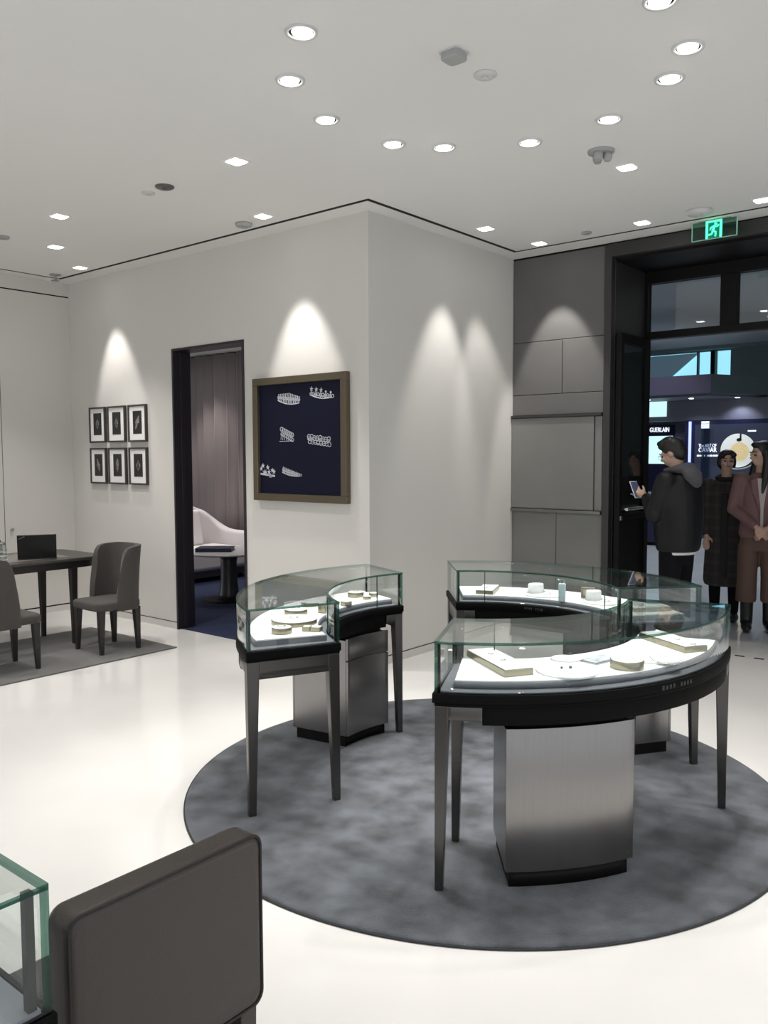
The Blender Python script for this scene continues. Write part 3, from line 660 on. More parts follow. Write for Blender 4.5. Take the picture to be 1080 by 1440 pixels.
round_tray(1.06, -1.795, 0.108, 0.020, 'widest flat round tray in the middle of the left showcase')
for k, (x, y, s, lb) in enumerate(((1.235, -1.885, 0.018, 'tiny square bronze tray in the left showcase, left of its twin'), (1.272, -1.862, 0.022, 'tiny square bronze tray in the left showcase, right of its twin'))):
    t = thing('ring_block', lb, 'jewellery stand', (x, y, DK), radians(25), 'tiny square ring blocks')
    obj('block', MB().box(-s, s, -s, s, 0, 0.02), CHAMP, t, world=False, bev=0.001)
    obj('block_pad', MB().box(-s+0.003, s-0.003, -s+0.003, s-0.003, 0.02, 0.0225), WHITE, t, world=False)
round_tray(0.905, -1.63, 0.058, 0.024, 'round tray behind the widest one in the left showcase')
round_tray(0.985, -1.50, 0.040, 0.045, 'taller round drum deep in the left showcase, by the inner glass')
round_tray(0.80, -1.42, 0.05, 0.02, 'low round tray against the outer glass of the left showcase', False)
round_tray(0.80, -1.06, 0.045, 0.026, 'round tray at the far end of the left showcase, largest there')
round_tray(0.905, -1.085, 0.024, 0.016, 'small round tray at the far end of the left showcase, middle', False)
round_tray(0.875, -0.995, 0.026, 0.020, 'small round tray nearest the far end glass of the left showcase', False)
round_tray(0.94, -1.295, 0.030, 0.022, 'small round tray by the inner curve of the left showcase', False)
rect_tray(1.285, -0.455, 0.22, 0.10, 112, 'thin edged rectangular tray at the left end of the farthest showcase', 0.022, 1)
necklace_board(1.60, -0.375, 0.105, -15, 'white necklace board with raised collar, left one in the farthest showcase', 0.05, 0.048, cd=0.55)
necklace_board(1.955, -0.395, 0.10, -15, 'white necklace board with raised collar, right one in the farthest showcase', 0.05, 0.045, cd=0.5)
t = thing('ring_stand', 'tall pale blue block stand with a ring on top in the farthest showcase', 'jewellery stand', (1.768, -0.475, DK), radians(20))
obj('stand_block', MB().box(-0.018, 0.018, -0.014, 0.014, 0, 0.095), mat('pale_blue_leather', (0.66, 0.80, 0.84), 0.5), t, world=False, bev=0.003)
obj('ring', MB().tube([(0.011*cos(2*pi*i/16), 0, 0.107+0.012*sin(2*pi*i/16)) for i in range(16)], 0.002, 6, closed=True), SILVER, t, world=False)
t = thing('jewel_box', 'open beige box standing between the boards in the farthest showcase', 'box', (1.845, -0.33, DK), radians(15))
obj('box_frame', MB().box(-0.035, 0.035, 0, 0.03, 0, 0.008).box(-0.035, 0.035, 0, 0.03, 0.052, 0.06).box(-0.035, -0.028, 0, 0.03, 0.008, 0.052).box(0.028, 0.035, 0, 0.03, 0.008, 0.052), mat('beige_wood', (0.32, 0.26, 0.2), 0.5), t, world=False)
obj('box_lining', MB().box(-0.028, 0.028, 0.018, 0.03, 0.008, 0.052), mat('cream_lining', (0.75, 0.70, 0.64), 0.7), t, world=False)
rect_tray(2.235, -0.44, 0.20, 0.10, 50, 'grey rectangular tray at the right end of the farthest showcase', 0.02, 1)

# ------------------------------------------------------------------ cut-off rectangular showcase, lower left
t = thing('counter_showcase', 'square cornered glass counter cut by the lower left edge', 'display case', (2.2, -4.4, 0))
X0, X1, Y0, Y1 = 1.75, 2.712, -4.95, -3.93; Zb = 0.700
obj('glass_top', MB().prism([(X0, Y0), (X1, Y0), (X1, Y1), (X0, Y1)], 0.895, 0.905, 0, 1), [GLASS, GEDGE], t)
for nm, p, q in (('back_pane', (X0+0.01, Y1-0.005), (X1-0.01, Y1-0.005)), ('side_pane', (X1-0.005, Y0), (X1-0.005, Y1)), ('side_pane', (X0+0.005, Y0), (X0+0.005, Y1)), ('front_pane', (X0+0.01, Y0+0.005), (X1-0.01, Y0+0.005))):
    b = MB(); pane(b, p, q, Zb, 0.895, 0.010); obj(nm, b, [GLASS, GEDGE], t)
obj('base_frame', MB().box(X0-0.006, X1+0.006, Y0-0.006, Y1+0.006, 0.655, Zb), BAND, t, bev=0.003)
obj('liner', MB().box(X0+0.012, X1-0.012, Y0+0.012, Y1-0.012, Zb, Zb+0.006), mat('pale_grey_liner', (0.36, 0.37, 0.42), 0.5), t)
obj('display_deck', MB().box(X0+0.06, X1-0.16, Y0+0.06, Y1-0.12, Zb+0.006, Zb+0.03), mat('taupe_liner', (0.30, 0.28, 0.27), 0.6), t, bev=0.002)
obj('reflection_bar', MB().box(X1-0.030, X1-0.016, Y1-0.030, Y1-0.016, Zb, 0.893), PILAST, t)  # solid dark bar standing in for a reflection in the corner glass
for lx in (X0, X1-0.045):
    for ly in (Y0, Y1-0.045): obj('leg', MB().prism([(lx, ly), (lx+0.045, ly), (lx+0.045, ly+0.045), (lx, ly+0.045)], 0, 0.655), LEGM, t)
obj('pedestal', MB().box(X0+0.25, X1-0.25, Y0+0.2, Y1-0.25, 0.0, 0.655), BRONZE, t, bev=0.003)
t = thing('jewel_tray', 'white topped dark tray cut by the left edge inside the lower left counter', 'tray', (2.50, -4.02, Zb+0.006), 0)
obj('tray_body', MB().box(-0.12, 0.12, -0.035, 0.035, 0, 0.028), mat('taupe_tray', (0.12, 0.10, 0.10), 0.5), t, world=False, bev=0.002)
obj('tray_pad', MB().box(-0.115, 0.115, -0.03, 0.03, 0.028, 0.034), WHITE, t, world=False, bev=0.001)

# ------------------------------------------------------------------ foreground chair
t = thing('side_chair', 'large taupe leather chair back with dark piping in the foreground', 'chair', (2.40, -3.655, 0))
BY0, BY1, BZ0, BZ1 = -3.86, -3.435, 0.43, 0.785
def backpts(off, r=0.024): return rrect(BY0+off, BY1-off, BZ0+off, BZ1-off, r)
b = MB(); R_ = []
for x, off in ((2.575, 0.010), (2.580, 0.003), (2.590, 0.0), (2.630, 0.0), (2.640, 0.0), (2.646, 0.004), (2.650, 0.012)):
    R_.append([(x - 0.02*((p[0]-(BY0+BY1)/2)/0.2)**2*0.5, p[0], p[1] + 0.012*(1-((p[0]-(BY0+BY1)/2)/0.21)**2)*(p[1] > 0.7)) for p in backpts(off)])
b.rings(R_); obj('backrest', b, LEATH, t)
pts = [(2.647 - 0.01*((p[0]-(BY0+BY1)/2)/0.2)**2, p[0], p[1] + 0.012*(1-((p[0]-(BY0+BY1)/2)/0.21)**2)*(p[1] > 0.7)) for p in backpts(0.0015)]
obj('piping', MB().tube(pts, 0.0032, 8, closed=True), PIPING, t)
b = MB().prism(rrect(2.14, 2.60, BY0+0.005, BY1-0.005, 0.04), 0.36, 0.435); obj('seat', b, LEATH, t, bev=0.02, seg=3)
for lx, ly in ((2.17, BY0+0.02), (2.17, BY1-0.06), (2.59, BY0+0.015), (2.59, BY1-0.055)):
    w0, w1 = 0.042, 0.028
    R_ = [[(lx+(w0-ww)/2+u*ww, ly+(w0-ww)/2+v*ww, z) for u, v in ((0,0),(1,0),(1,1),(0,1))] for z, ww in ((0.44 if lx > 2.5 else 0.37, w0), (0, w1))]
    obj('leg', MB().rings(R_, smooth=False), mat('brown_leg_wood', (0.045, 0.036, 0.03), 0.45), t, bev=0.002)

# ------------------------------------------------------------------ left desk group
b = MB().box(-2.92, -1.66, -4.4, -0.455, 0, 0.010)
o = obj('rectangular_rug', b, RUG2, bev=0.003); tag(o, 'dark grey rectangular rug under the desk and its chairs', 'rug')
t = thing('desk', 'long dark wood desk with laptop at the left edge', 'table', (-2.5, -1.8, 0.010))
b = MB().prism(rrect(-3.12, -2.365, -2.9, -0.62, 0.13, 8), 0.695, 0.722); obj('tabletop', b, WOOD, t, bev=0.006)
obj('desk_pad', MB().box(-3.0, -2.47, -2.75, -0.90, 0.722, 0.7245), mat('taupe_desk_pad', (0.17, 0.158, 0.148), 0.5), t)
b = MB().prism(rrect(-3.07, -2.41, -2.85, -0.67, 0.12, 8), 0.635, 0.695); obj('apron', b, WOODD, t)
for lx, ly in ((-2.89, -0.92), (-2.43, -0.90), (-2.89, -2.70), (-2.43, -2.70)):
    R_ = [[(lx-ww/2+u*ww, ly-ww/2+v*ww, z) for u, v in ((0,0),(1,0),(1,1),(0,1))] for z, ww in ((0.635, 0.055), (0.010, 0.032))]
    obj('leg', MB().rings(R_, smooth=False), WOODD, t, bev=0.002)
LT = thing('laptop', 'open black laptop seen from behind on the desk', 'laptop', (-2.525, -1.15, 0.7245), radians(62))
# local: hinge along x, lid back faces -y, keyboard deck towards +y
obj('laptop_base', MB().box(-0.145, 0.145, 0.0, 0.23, 0.0, 0.016), LAPT, LT, world=False, bev=0.003)
Ml = Matrix.Translation((0, 0.004, 0.014)) @ Matrix.Rotation(radians(22), 4, 'X')
lid = obj('laptop_lid', MB().box(-0.145, 0.145, -0.010, 0.0, 0.0, 0.205, M=Ml), LAPT, LT, world=False, bev=0.003)
obj('screen', MB().box(-0.133, 0.133, 0.0, 0.001, 0.015, 0.19, M=Ml), mat('screen_dark', (0.03,0.03,0.035), 0.2), LT, world=False)
mk = MB(); 
for k in range(5): mk.box(-0.132+0.009*k, -0.126+0.009*k, -0.0108, -0.010, 0.172+0.004*k, 0.180+0.004*k, M=Ml)
obj('lid_badge', mk, STEEL, LT, world=False)
t = thing('glass_vase', 'clear ribbed glass vessel on the desk, cut by the left edge', 'glass', (-2.475, -1.47, 0.7245))
b = MB().lathe((0,0,0), [(0.03, 0), (0.042, 0.01), (0.045, 0.10), (0.036, 0.15), (0.034, 0.16)], 24, cap=False); b.lathe((0,0,0), [(0.03,0.001),(0.02,0.002)], 24)
obj('vessel', b, glassmat('vase_glass', (0.8, 0.83, 0.8), 0.1), t, world=False)
obj('rim_band', MB().lathe((0,0,0), [(0.0355,0.150),(0.0365,0.150),(0.0365,0.162),(0.0355,0.162)], 24, cap=False), STEEL, t, world=False)
for z in (0.03, 0.06, 0.09): obj('rib', MB().tube([(0.0455*cos(2*pi*i/24), 0.0455*sin(2*pi*i/24), z) for i in range(24)], 0.002, 6, closed=True), WHITEM, t, world=False)

def barrel_chair(loc, rz, label):
    t = thing('upholstered_chair', label, 'chair', loc, radians(rz), 'taupe chairs around the desk')
    b = MB().prism(rrect(-0.20, 0.20, -0.20, 0.19, 0.05), 0.335, 0.405); obj('seat', b, FABRIC, t, world=False, bev=0.022, seg=3)
    na, nz = 30, 10; vs = []
    for i in range(na+1):
        u = -1+2*i/na; th = u*radians(118); sx_ = sin(th); cy_ = cos(th)
        ex = 0.75; x = 0.212*abs(sx_)**ex*(1 if sx_ > 0 else -1); y = 0.055 + 0.165*abs(cy_)**ex*(1 if cy_ > 0 else -1)
        top = 0.83 - 0.015*u*u - 0.20*max(0, (abs(u)-0.70)/0.30)**2.6; bot = 0.325 
        for j in range(nz+1):
            v = j/nz; z = bot + (top-bot)*v; fl = 1 + 0.05*v
            vs.append((x*fl, y + 0.03*v*v, z))
    fs = [(i*(nz+1)+j, (i+1)*(nz+1)+j, (i+1)*(nz+1)+j+1, i*(nz+1)+j+1) for i in range(na) for j in range(nz)]
    o = obj('backrest', MB().add(vs, fs, smooth=True), FABRIC, t, world=False)
    s = o.modifiers.new('thick', 'SOLIDIFY'); s.thickness = 0.045; s.offset = -1.0
    bv = o.modifiers.new('bev', 'BEVEL'); bv.width = 0.012; bv.segments = 3; bv.limit_method = 'ANGLE'; bv.angle_limit = radians(50)
    for sx_ in (-1, 1):
        for sy_ in (-1, 1):
            lx, ly = sx_*0.165, sy_*0.16; R_ = [[(lx*kk-ww/2+u*ww, ly*kk-ww/2+v*ww, z) for u, v in ((0,0),(1,0),(1,1),(0,1))] for z, ww, kk in ((0.34, 0.050, 0.98), (0.0, 0.028, 1.03))]
            obj('leg', MB().rings(R_, smooth=False), WOODD, t, world=False, bev=0.002)
    return t
barrel_chair((-2.045, -0.835, 0.010), 0, 'taupe barrel back chair standing whole, right of the desk end')
barrel_chair((-2.045, -1.68, 0.010), 180, 'taupe chair nearest the camera at the desk, back cut by the left edge')
barrel_chair((-3.35, -1.22, 0.0), 95, 'taupe chair behind the desk, half hidden by the glass vessel')

# ------------------------------------------------------------------ lounge furniture
t = thing('sofa', 'cream upholstered lounge sofa with high swooping back behind the doorway', 'sofa', (-4.6, 2.0, 0.004))
SX0, SX1, SY0, SY1 = -5.05, -4.22, 0.9, 2.62
obj('base', MB().box(SX0+0.03, SX1-0.05, SY0+0.04, SY1-0.04, 0.06, 0.14), mat('sofa_base_grey', (0.10, 0.095, 0.10), 0.6), t)
[obj('foot', MB().box(x, x+0.05, y, y+0.05, 0.004, 0.06), DARKM, t) for x in (SX0+0.06, SX1-0.14) for y in (SY0+0.1, SY1-0.15)]
obj('seat_cushion', MB().box(SX0+0.18, SX1, SY0+0.09, SY1-0.09, 0.141, 0.40), SOFAM, t, bev=0.05, seg=4)
def shellz(u): return 0.885 - 0.33*(1/(1+math.exp(-(u-0.80)*26)))
vs = []; ns, nz = 40, 8; path = []
for i in range(ns+1):
    s = i/ns
    if s < 0.66: path.append((SX0+0.02, SY0 + (SY1-0.25-SY0)*s/0.66))
    elif s < 0.8:
        a = (s-0.66)/0.14*pi/2; path.append((SX0+0.27-0.25*cos(a), SY1-0.25+0.25*sin(a)))
    else: path.append((SX0+0.27+(SX1-0.02-SX0-0.27)*(s-0.8)/0.2, SY1))
for i, (x, y) in enumerate(path):
    s = i/ns; zt = 0.90 - 0.32*(1/(1+math.exp(-(s-0.74)*30)))
    for j in range(nz+1):
        z = 0.12 + (zt-0.12)*j/nz; vs.append((x-0.05*(j/nz)*(1 if s < 0.7 else 0), y, z))
fs = [(i*(nz+1)+j, (i+1)*(nz+1)+j, (i+1)*(nz+1)+j+1, i*(nz+1)+j+1) for i in range(ns) for j in range(nz)]
o = obj('back_shell', MB().add(vs, fs, smooth=True), SOFAM, t); s = o.modifiers.new('thick', 'SOLIDIFY'); s.thickness = 0.12; s.offset = 0
bv = o.modifiers.new('bev', 'BEVEL'); bv.width = 0.045; bv.segments = 4; bv.limit_method = 'ANGLE'; bv.angle_limit = radians(50)
obj('back_cushion', MB().box(-0.09, 0.09, -0.42, 0.42, 0, 0.46, M=Matrix.Translation((SX0+0.22, 1.88, 0.39)) @ Matrix.Rotation(radians(-10), 4, 'Y')), SOFAM, t, bev=0.05, seg=4)
t = thing('pedestal_table', 'round white topped pedestal table before the lounge sofa', 'table', (-3.10, 1.30, 0.004))
obj('tabletop', MB().lathe((0,0,0), [(0.43, 0.505), (0.45, 0.512), (0.45, 0.522), (0.44, 0.527)], 48), mat('pale_tabletop', (0.75, 0.73, 0.74), 0.2), t, world=False)
obj('tabletop_rim', MB().lathe((0,0,0), [(0.20, 0.490), (0.41, 0.500), (0.43, 0.504)], 48), DARKM, t, world=False)
obj('column', MB().lathe((0,0,0), [(0.125, 0.012), (0.105, 0.06), (0.09, 0.2), (0.085, 0.40), (0.10, 0.495)], 28), mat('grey_column', (0.09, 0.09, 0.095), 0.35, 0.5), t, world=False)
obj('foot_plate', MB().lathe((0,0,0), [(0.27, 0.0), (0.27, 0.008), (0.25, 0.012)], 40), DARKM, t, world=False)
t = thing('album', 'navy blue hard covered album lying on the round lounge table', 'book', (-3.18, 1.19, 0.531), radians(40))
obj('cover', MB().box(-0.19, 0.19, -0.13, 0.13, 0, 0.006).box(-0.19, 0.19, -0.13, 0.13, 0.034, 0.040).box(-0.19, 0.19, -0.13, -0.124, 0.006, 0.034), NAVYB, t, world=False, bev=0.001)
obj('pages', MB().box(-0.18, 0.18, -0.124, 0.124, 0.006, 0.034), NAVYB, t, world=False)

# ------------------------------------------------------------------ mall shops
def text(name, body, size, loc, m, parent, rot=(pi/2, 0, 0), sx=1.0, ext=0.004):
    cu = bpy.data.curves.new(name, 'FONT'); cu.body = body; cu.size = size; cu.extrude = ext; cu.align_x = 'LEFT'; cu.resolution_u = 3
    o = bpy.data.objects.new(name, cu); COL.objects.link(o); bpy.context.view_layer.update()
    me = bpy.data.meshes.new_from_object(o.evaluated_get(bpy.context.evaluated_depsgraph_get())); COL.objects.unlink(o); bpy.data.objects.remove(o)
    me.materials.clear(); me.materials.append(m)
    q = bpy.data.objects.new(name, me); COL.objects.link(q); q.parent = parent; q.location = Vector(loc) - (chain_loc(parent) if parent else Vector()); q.rotation_euler = rot; q.scale = (sx, 1, 1); return q
SIGNW = mat('sign_white', (0.9, 0.93, 1), 0.5, emis=1.1, ecol=(0.85, 0.92, 1))
SCRC = mat('lit_cyan_box', (0.5, 0.8, 0.85), 0.4, emis=0.95, ecol=(0.55, 0.87, 0.92))
NAVYW = mat('shop_navy', (0.018, 0.02, 0.055), 0.35); SOFF = mat('canopy_grey', (0.16, 0.165, 0.20), 0.55)
t = thing('kiosk_canopy', 'dark purple grey overhanging canopy above the lit shop fronts outside', 'canopy', (-3, 11, 2.7))
obj('front_fascia', MB().box(-9, -0.93, 9.95, 10.03, 2.56, 2.88), mat('canopy_purple', (0.035, 0.03, 0.06), 0.5), t)
obj('side_fascia', MB().prism([(-0.93, 9.95), (0.35, 12.6), (0.27, 12.64), (-1.0, 10.03)], 2.56, 2.88), mat('canopy_side', (0.12, 0.16, 0.17), 0.5), t)
obj('soffit', MB().prism([(-9, 10.03), (-1.0, 10.03), (1.4, 15), (-9, 15)], 2.52, 2.56), SOFF, t)
for (x, y) in ((-1.45, 10.5), (-0.75, 10.8), (-2.2, 10.4)):
    obj('soffit_lamp', MB().lathe((x, y, 2.515), [(0.04, 0), (0.04, 0.005)], 14), LAMPW, t); spot(x, y, 2.50, (x, y+0.3, 0), 30, 62, col=(0.75, 0.8, 1.0))
obj('bulkhead', MB().box(-9, 1.6, 11.05, 11.3, 2.151, 2.52), SOFF, t)
obj('upper_screen', MB().box(-2.75, -2.10, 11.03, 11.05, 2.24, 2.52), SCRC, t)
t = thing('caviar_billboard', 'dark backlit billboard of a caviar plate with blue light strip', 'billboard', (-0.7, 11.2, 0))
obj('billboard_wall', MB().box(-1.74, 1.6, 11.02, 11.3, 0.0, 2.15), NAVYW, t)
obj('poster_face', MB().box(-1.55, 1.5, 11.005, 11.02, 0.75, 2.07), mat('poster_slate', (0.03, 0.035, 0.055), 0.3, emis=0.03, ecol=(0.5, 0.6, 1)), t)
obj('light_strip', MB().box(-1.66, -1.62, 10.99, 11.02, 0.4, 2.13), mat('blue_led', (0.3, 0.35, 1), 0.4, emis=1.6, ecol=(0.32, 0.38, 1.0)), t)
b = MB(); pc = (-0.785, 1.595)
b.extr([(pc[0]+0.30*cos(2*pi*i/40), 10.998, pc[1]+0.30*sin(2*pi*i/40)) for i in range(40)], (0, 0.007, 0)); obj('plate_print', b, mat('plate_white', (0.75, 0.78, 0.74), 0.5, emis=0.42, ecol=(0.85, 0.9, 0.82)), t)
b = MB(); b.extr([(pc[0]+0.03+0.165*cos(2*pi*i/36), 10.994, pc[1]-0.02+0.165*sin(2*pi*i/36)) for i in range(36)], (0, 0.004, 0)); obj('caviar_print', b, mat('caviar_gold', (0.85, 0.68, 0.35), 0.5, nscale=60, nvar=0.3, emis=0.35, ecol=(0.95, 0.75, 0.4)), t)
b = MB(); b.extr([(pc[0]+0.02+0.045*cos(2*pi*i/16), 10.990, pc[1]+0.19+0.03*sin(2*pi*i/16)) for i in range(16)], (0, 0.003, 0)); b.box(pc[0]+0.03, pc[0]+0.06, 10.99, 10.993, pc[1]+0.19, pc[1]+0.30); obj('spoon_print', b, mat('spoon_dark', (0.04,0.05,0.05), 0.4), t)
b = MB(); b.tube([(pc[0]+0.40*cos(a), 10.998, pc[1]+0.03+0.36*sin(a)) for a in [radians(-150+6*i) for i in range(21)]], 0.012, 6); obj('lower_rim_print', b, mat('rim_print', (0.4, 0.42, 0.42), 0.5, emis=0.12), t)
text('poster_lettering', 'The ART OF', 0.085, (-1.475, 10.99, 1.66), SIGNW, t, sx=0.72); text('poster_lettering', 'CAVIAR', 0.12, (-1.475, 10.99, 1.57), SIGNW, t, sx=0.78)
b = MB(); xx = -1.50
for k, wd in enumerate((0.05, 0.045, 0.02, 0.05, 0.055, 0.03, 0.05, 0.05, 0.05)): b.box(xx, xx+wd*0.8, 10.99, 11.0, 1.49, 1.52); xx += wd + (0.03 if k in (1, 2) else 0.004)
for k in range(6): b.box(-0.62+k*0.024, -0.604+k*0.024, 10.99, 11.0, 1.925, 1.95)
obj('small_print', b, SIGNW, t)
obj('glass_post', MB().box(-1.40, -1.26, 10.90, 10.97, 0.0, 2.13), glassmat('post_glass', (0.55, 0.6, 0.7), 0.12), t)
b = MB()
for k in range(6): b.box(-1.40, -1.26, 10.895, 10.90, 2.00+0.022*k, 2.012+0.022*k)
obj('post_grille', b, SIGNW, t)
t = thing('perfume_shop_sign', 'navy shop front with white serif lettering and pale cyan lightbox', 'sign', (-2.5, 11.6, 0))
obj('sign_board', MB().box(-4.2, -2.08, 11.5, 11.6, 0.0, 2.10), NAVYW, t)
obj('side_wall', MB().box(-2.08, -1.75, 11.45, 11.6, 0.0, 2.15), mat('lilac_grey', (0.14, 0.15, 0.21), 0.5), t)
text('lettering', 'GUERLAIN', 0.125, (-2.60, 11.49, 1.965), SIGNW, t, sx=0.66, ext=0.006)
obj('lightbox', MB().box(-2.72, -2.14, 11.485, 11.5, 1.35, 1.885), SCRC, t, bev=0.004)
t = thing('shop_counter', 'low dark counter outside in front of the navy shop front', 'counter', (-2.4, 9.2, 0))
obj('counter_body', MB().box(-3.4, -1.5, 9.2, 9.8, 0.06, 0.85), NAVYW, t, bev=0.01); obj('counter_top', MB().box(-3.42, -1.48, 9.18, 9.82, 0.85, 0.88), mat('counter_top', (0.25, 0.26, 0.3), 0.2), t, bev=0.004)
obj('plinth', MB().box(-3.35, -1.55, 9.25, 9.75, 0, 0.06), DARKM, t)

# ------------------------------------------------------------------ people
SKIN = mat('skin', (0.52, 0.34, 0.26), 0.55); HAIR = mat('black_hair', (0.010, 0.008, 0.008), 0.45, bump=0.5, bscale=120)
def remesh(name, mb, m, parent, voxel=0.012, smooth=2, label=None):
    o = obj(name, mb, m, parent, world=False, label=label)
    md = o.modifiers.new('r', 'REMESH'); md.mode = 'VOXEL'; md.voxel_size = voxel; md.use_smooth_shade = True
    if smooth: s = o.modifiers.new('s', 'SMOOTH'); s.iterations = smooth; s.factor = 0.5
    bpy.context.view_layer.update()
    me = bpy.data.meshes.new_from_object(o.evaluated_get(bpy.context.evaluated_depsgraph_get())); o.modifiers.clear(); o.data = me
    return o
def limb(b, pts, rad, n=12, flat=1.0):
    P = [Vector(p) for p in pts]
    Q = []; R_ = []
    for i in range(len(P)-1):
        for k in range(4): Q.append(P[i].lerp(P[i+1], k/4)); R_.append(rad[i]+(rad[i+1]-rad[i])*k/4)
    Q.append(P[-1]); R_.append(rad[-1]); b.tube(Q, R_, n, flat=flat); b.ball(P[0], rad[0]*1.0, n); b.ball(P[-1], rad[-1]*1.0, n)
    for i in range(1, len(P)-1): b.ball(P[i], rad[i]*1.0, n)
def loft(b, secs, n=20):
    """secs: (x, y, z, rx, ry)"""
    R_ = []
    for i in range(len(secs)-1):
        for k in range(3):
            u = k/3; a = [secs[i][j]+(secs[i+1][j]-secs[i][j])*(u*u*(3-2*u)*0.5+u*0.5) for j in range(5)]; R_.append(a)
    R_.append(secs[-1])
    b.rings([[(x+rx*cos(2*pi*j/n), y+ry*sin(2*pi*j/n), z) for j in range(n)] for x, y, z, rx, ry in R_])
def rotz(M3, p): return M3 @ Vector(p)
class Fig:
    """standing figure, faces -Y, feet at the origin; S scales a 1.72 m body"""
    def __init__(s, name, label, loc, rz, H): s.S = H/1.72; s.t = thing(name, label, 'person', loc, radians(rz)); s.k = s.S
    def sc(s, p): return tuple(Vector(p)*s.k)
    def body(s, armL, armR, head_yaw, head_pitch, fingersL=None, fingersR=None, w_=1.0, lean=0.0, handdirs=None):
        k = s.k; b = MB()
        loft(b, [(x*k, (y)*k, z*k, rx*k*w_, ry*k) for x, y, z, rx, ry in ((0,0,0.80,0.13,0.09),(0,0,0.90,0.155,0.105),(0,0,1.03,0.13,0.09),(0,0.0,1.20,0.15,0.10),(0,0.0,1.33,0.165,0.10),(0,0.01,1.41,0.12,0.08),(0,0.005,1.45,0.06,0.06))])
        limb(b, [s.sc((0,0.01,1.40)), s.sc((0,-0.005,1.47)), s.sc((0,-0.02,1.54))], [0.055*k, 0.05*k, 0.052*k])
        for sx_ in (-1, 1):
            limb(b, [s.sc((sx_*0.085,0,0.88)), s.sc((sx_*0.09,-0.01,0.49)), s.sc((sx_*0.09,0.015,0.09))], [0.085*k, 0.055*k, 0.036*k])
            limb(b, [s.sc((sx_*0.09,0.03,0.045)), s.sc((sx_*0.10,-0.13,0.03))], [0.04*k, 0.03*k])
        for arm in (armL, armR): limb(b, [s.sc(p) for p in arm], [0.052*k, 0.038*k, 0.026*k])
        # hands with five fingers
        for arm, hd in ((armL, fingersL), (armR, fingersR)):
            w = Vector(arm[2]); d, nrm, curl = hd; d = Vector(d).normalized(); nn = Vector(nrm).normalized(); sd = d.cross(nn)
            pc = w + d*0.05; limb(b, [s.sc(w), s.sc(pc), s.sc(w + d*0.085)], [0.026*k, 0.033*k, 0.030*k], flat=0.62)
            for f in range(4):
                o = (f-1.5)*0.0185; Lf = (0.062, 0.072, 0.068, 0.052)[f]; base = w + d*0.085 + sd*o
                p1 = base + d*Lf*0.5*cos(curl*0.5) + nn*Lf*0.5*sin(curl*0.5); p2 = p1 + d*Lf*0.5*cos(curl) + nn*Lf*0.5*sin(curl)
                limb(b, [s.sc(base), s.sc(p1), s.sc(p2)], [0.0095*k, 0.0088*k, 0.0075*k], 8)
            base = w + d*0.03 + sd*(-0.03); p1 = base + (d*0.6 - sd*0.7)*0.035 + nn*0.012; p2 = p1 + (d*0.9 - sd*0.1)*0.028 + nn*0.012
            limb(b, [s.sc(base), s.sc(p1), s.sc(p2)], [0.012*k, 0.0105*k, 0.009*k], 8)
        # head
        HM = Matrix.Translation(Vector((0, -0.02, 1.53))*k) @ (Euler((radians(head_pitch), 0, radians(head_yaw)), 'ZYX').to_matrix().to_4x4()) if False else None
        s.HM = Matrix.Translation(Vector((0, -0.015, 1.52))*k) @ Matrix.Rotation(radians(head_yaw), 4, 'Z') @ Matrix.Rotation(radians(head_pitch), 4, 'X') @ Matrix.Scale(k, 4)
        h = MB()
        h.ball((0, 0.012, 0.115), (0.073, 0.090, 0.092), 18); h.ball((0, -0.022, 0.062), (0.056, 0.066, 0.072), 16); h.ball((0, -0.048, 0.018), (0.030, 0.030, 0.022), 10)
        h.tube([(0, -0.086, 0.105), (0, -0.100, 0.078), (0, -0.108, 0.064)], [0.008, 0.011, 0.014], 8); h.ball((0, -0.10, 0.062), (0.017, 0.013, 0.010), 8)
        h.ball((0, -0.084, 0.036), (0.022, 0.012, 0.009), 8)
        for sx_ in (-1, 1):
            h.ball((sx_*0.072, 0.010, 0.085), (0.010, 0.018, 0.030), 8); h.ball((sx_*0.040, -0.062, 0.070), (0.022, 0.022, 0.02), 8)
            h.tube([(sx_*0.012, -0.088, 0.112), (sx_*0.032, -0.086, 0.116), (sx_*0.052, -0.070, 0.110)], 0.009, 8)
        b.add([s.HM @ Vector(v) for v in h.v], h.f)
        o = remesh('body', b, SKIN, s.t, 0.0085*k, 2)
        e = MB()
        for sx_ in (-1, 1): e.ball(s.HM @ Vector((sx_*0.031, -0.0805, 0.093)), (0.013*k, 0.008*k, 0.0065*k), 8)
        obj('eyes', e, mat('eye_dark', (0.012, 0.01, 0.01), 0.2), s.t, world=False)
        br = MB()
        for sx_ in (-1, 1): br.tube([s.HM @ Vector(p) for p in ((sx_*0.014, -0.096, 0.118), (sx_*0.034, -0.093, 0.123), (sx_*0.054, -0.078, 0.116))], [0.003*k, 0.0035*k, 0.002*k], 6)
        obj('eyebrows', br, HAIR, s.t, world=False)
        lp = MB().tube([s.HM @ Vector(p) for p in ((-0.021, -0.089, 0.036), (0, -0.097, 0.037), (0.021, -0.089, 0.036))], [0.003*k, 0.0055*k, 0.003*k], 8)
        obj('lips', lp, mat('lips', (0.38, 0.13, 0.11), 0.45), s.t, world=False)
    def headpart(s, name, mb, m, voxel=0.008, label=None):
        q = MB(); q.add([s.HM @ Vector(v) for v in mb.v], mb.f); return remesh(name, q, m, s.t, voxel, 2, label=label)

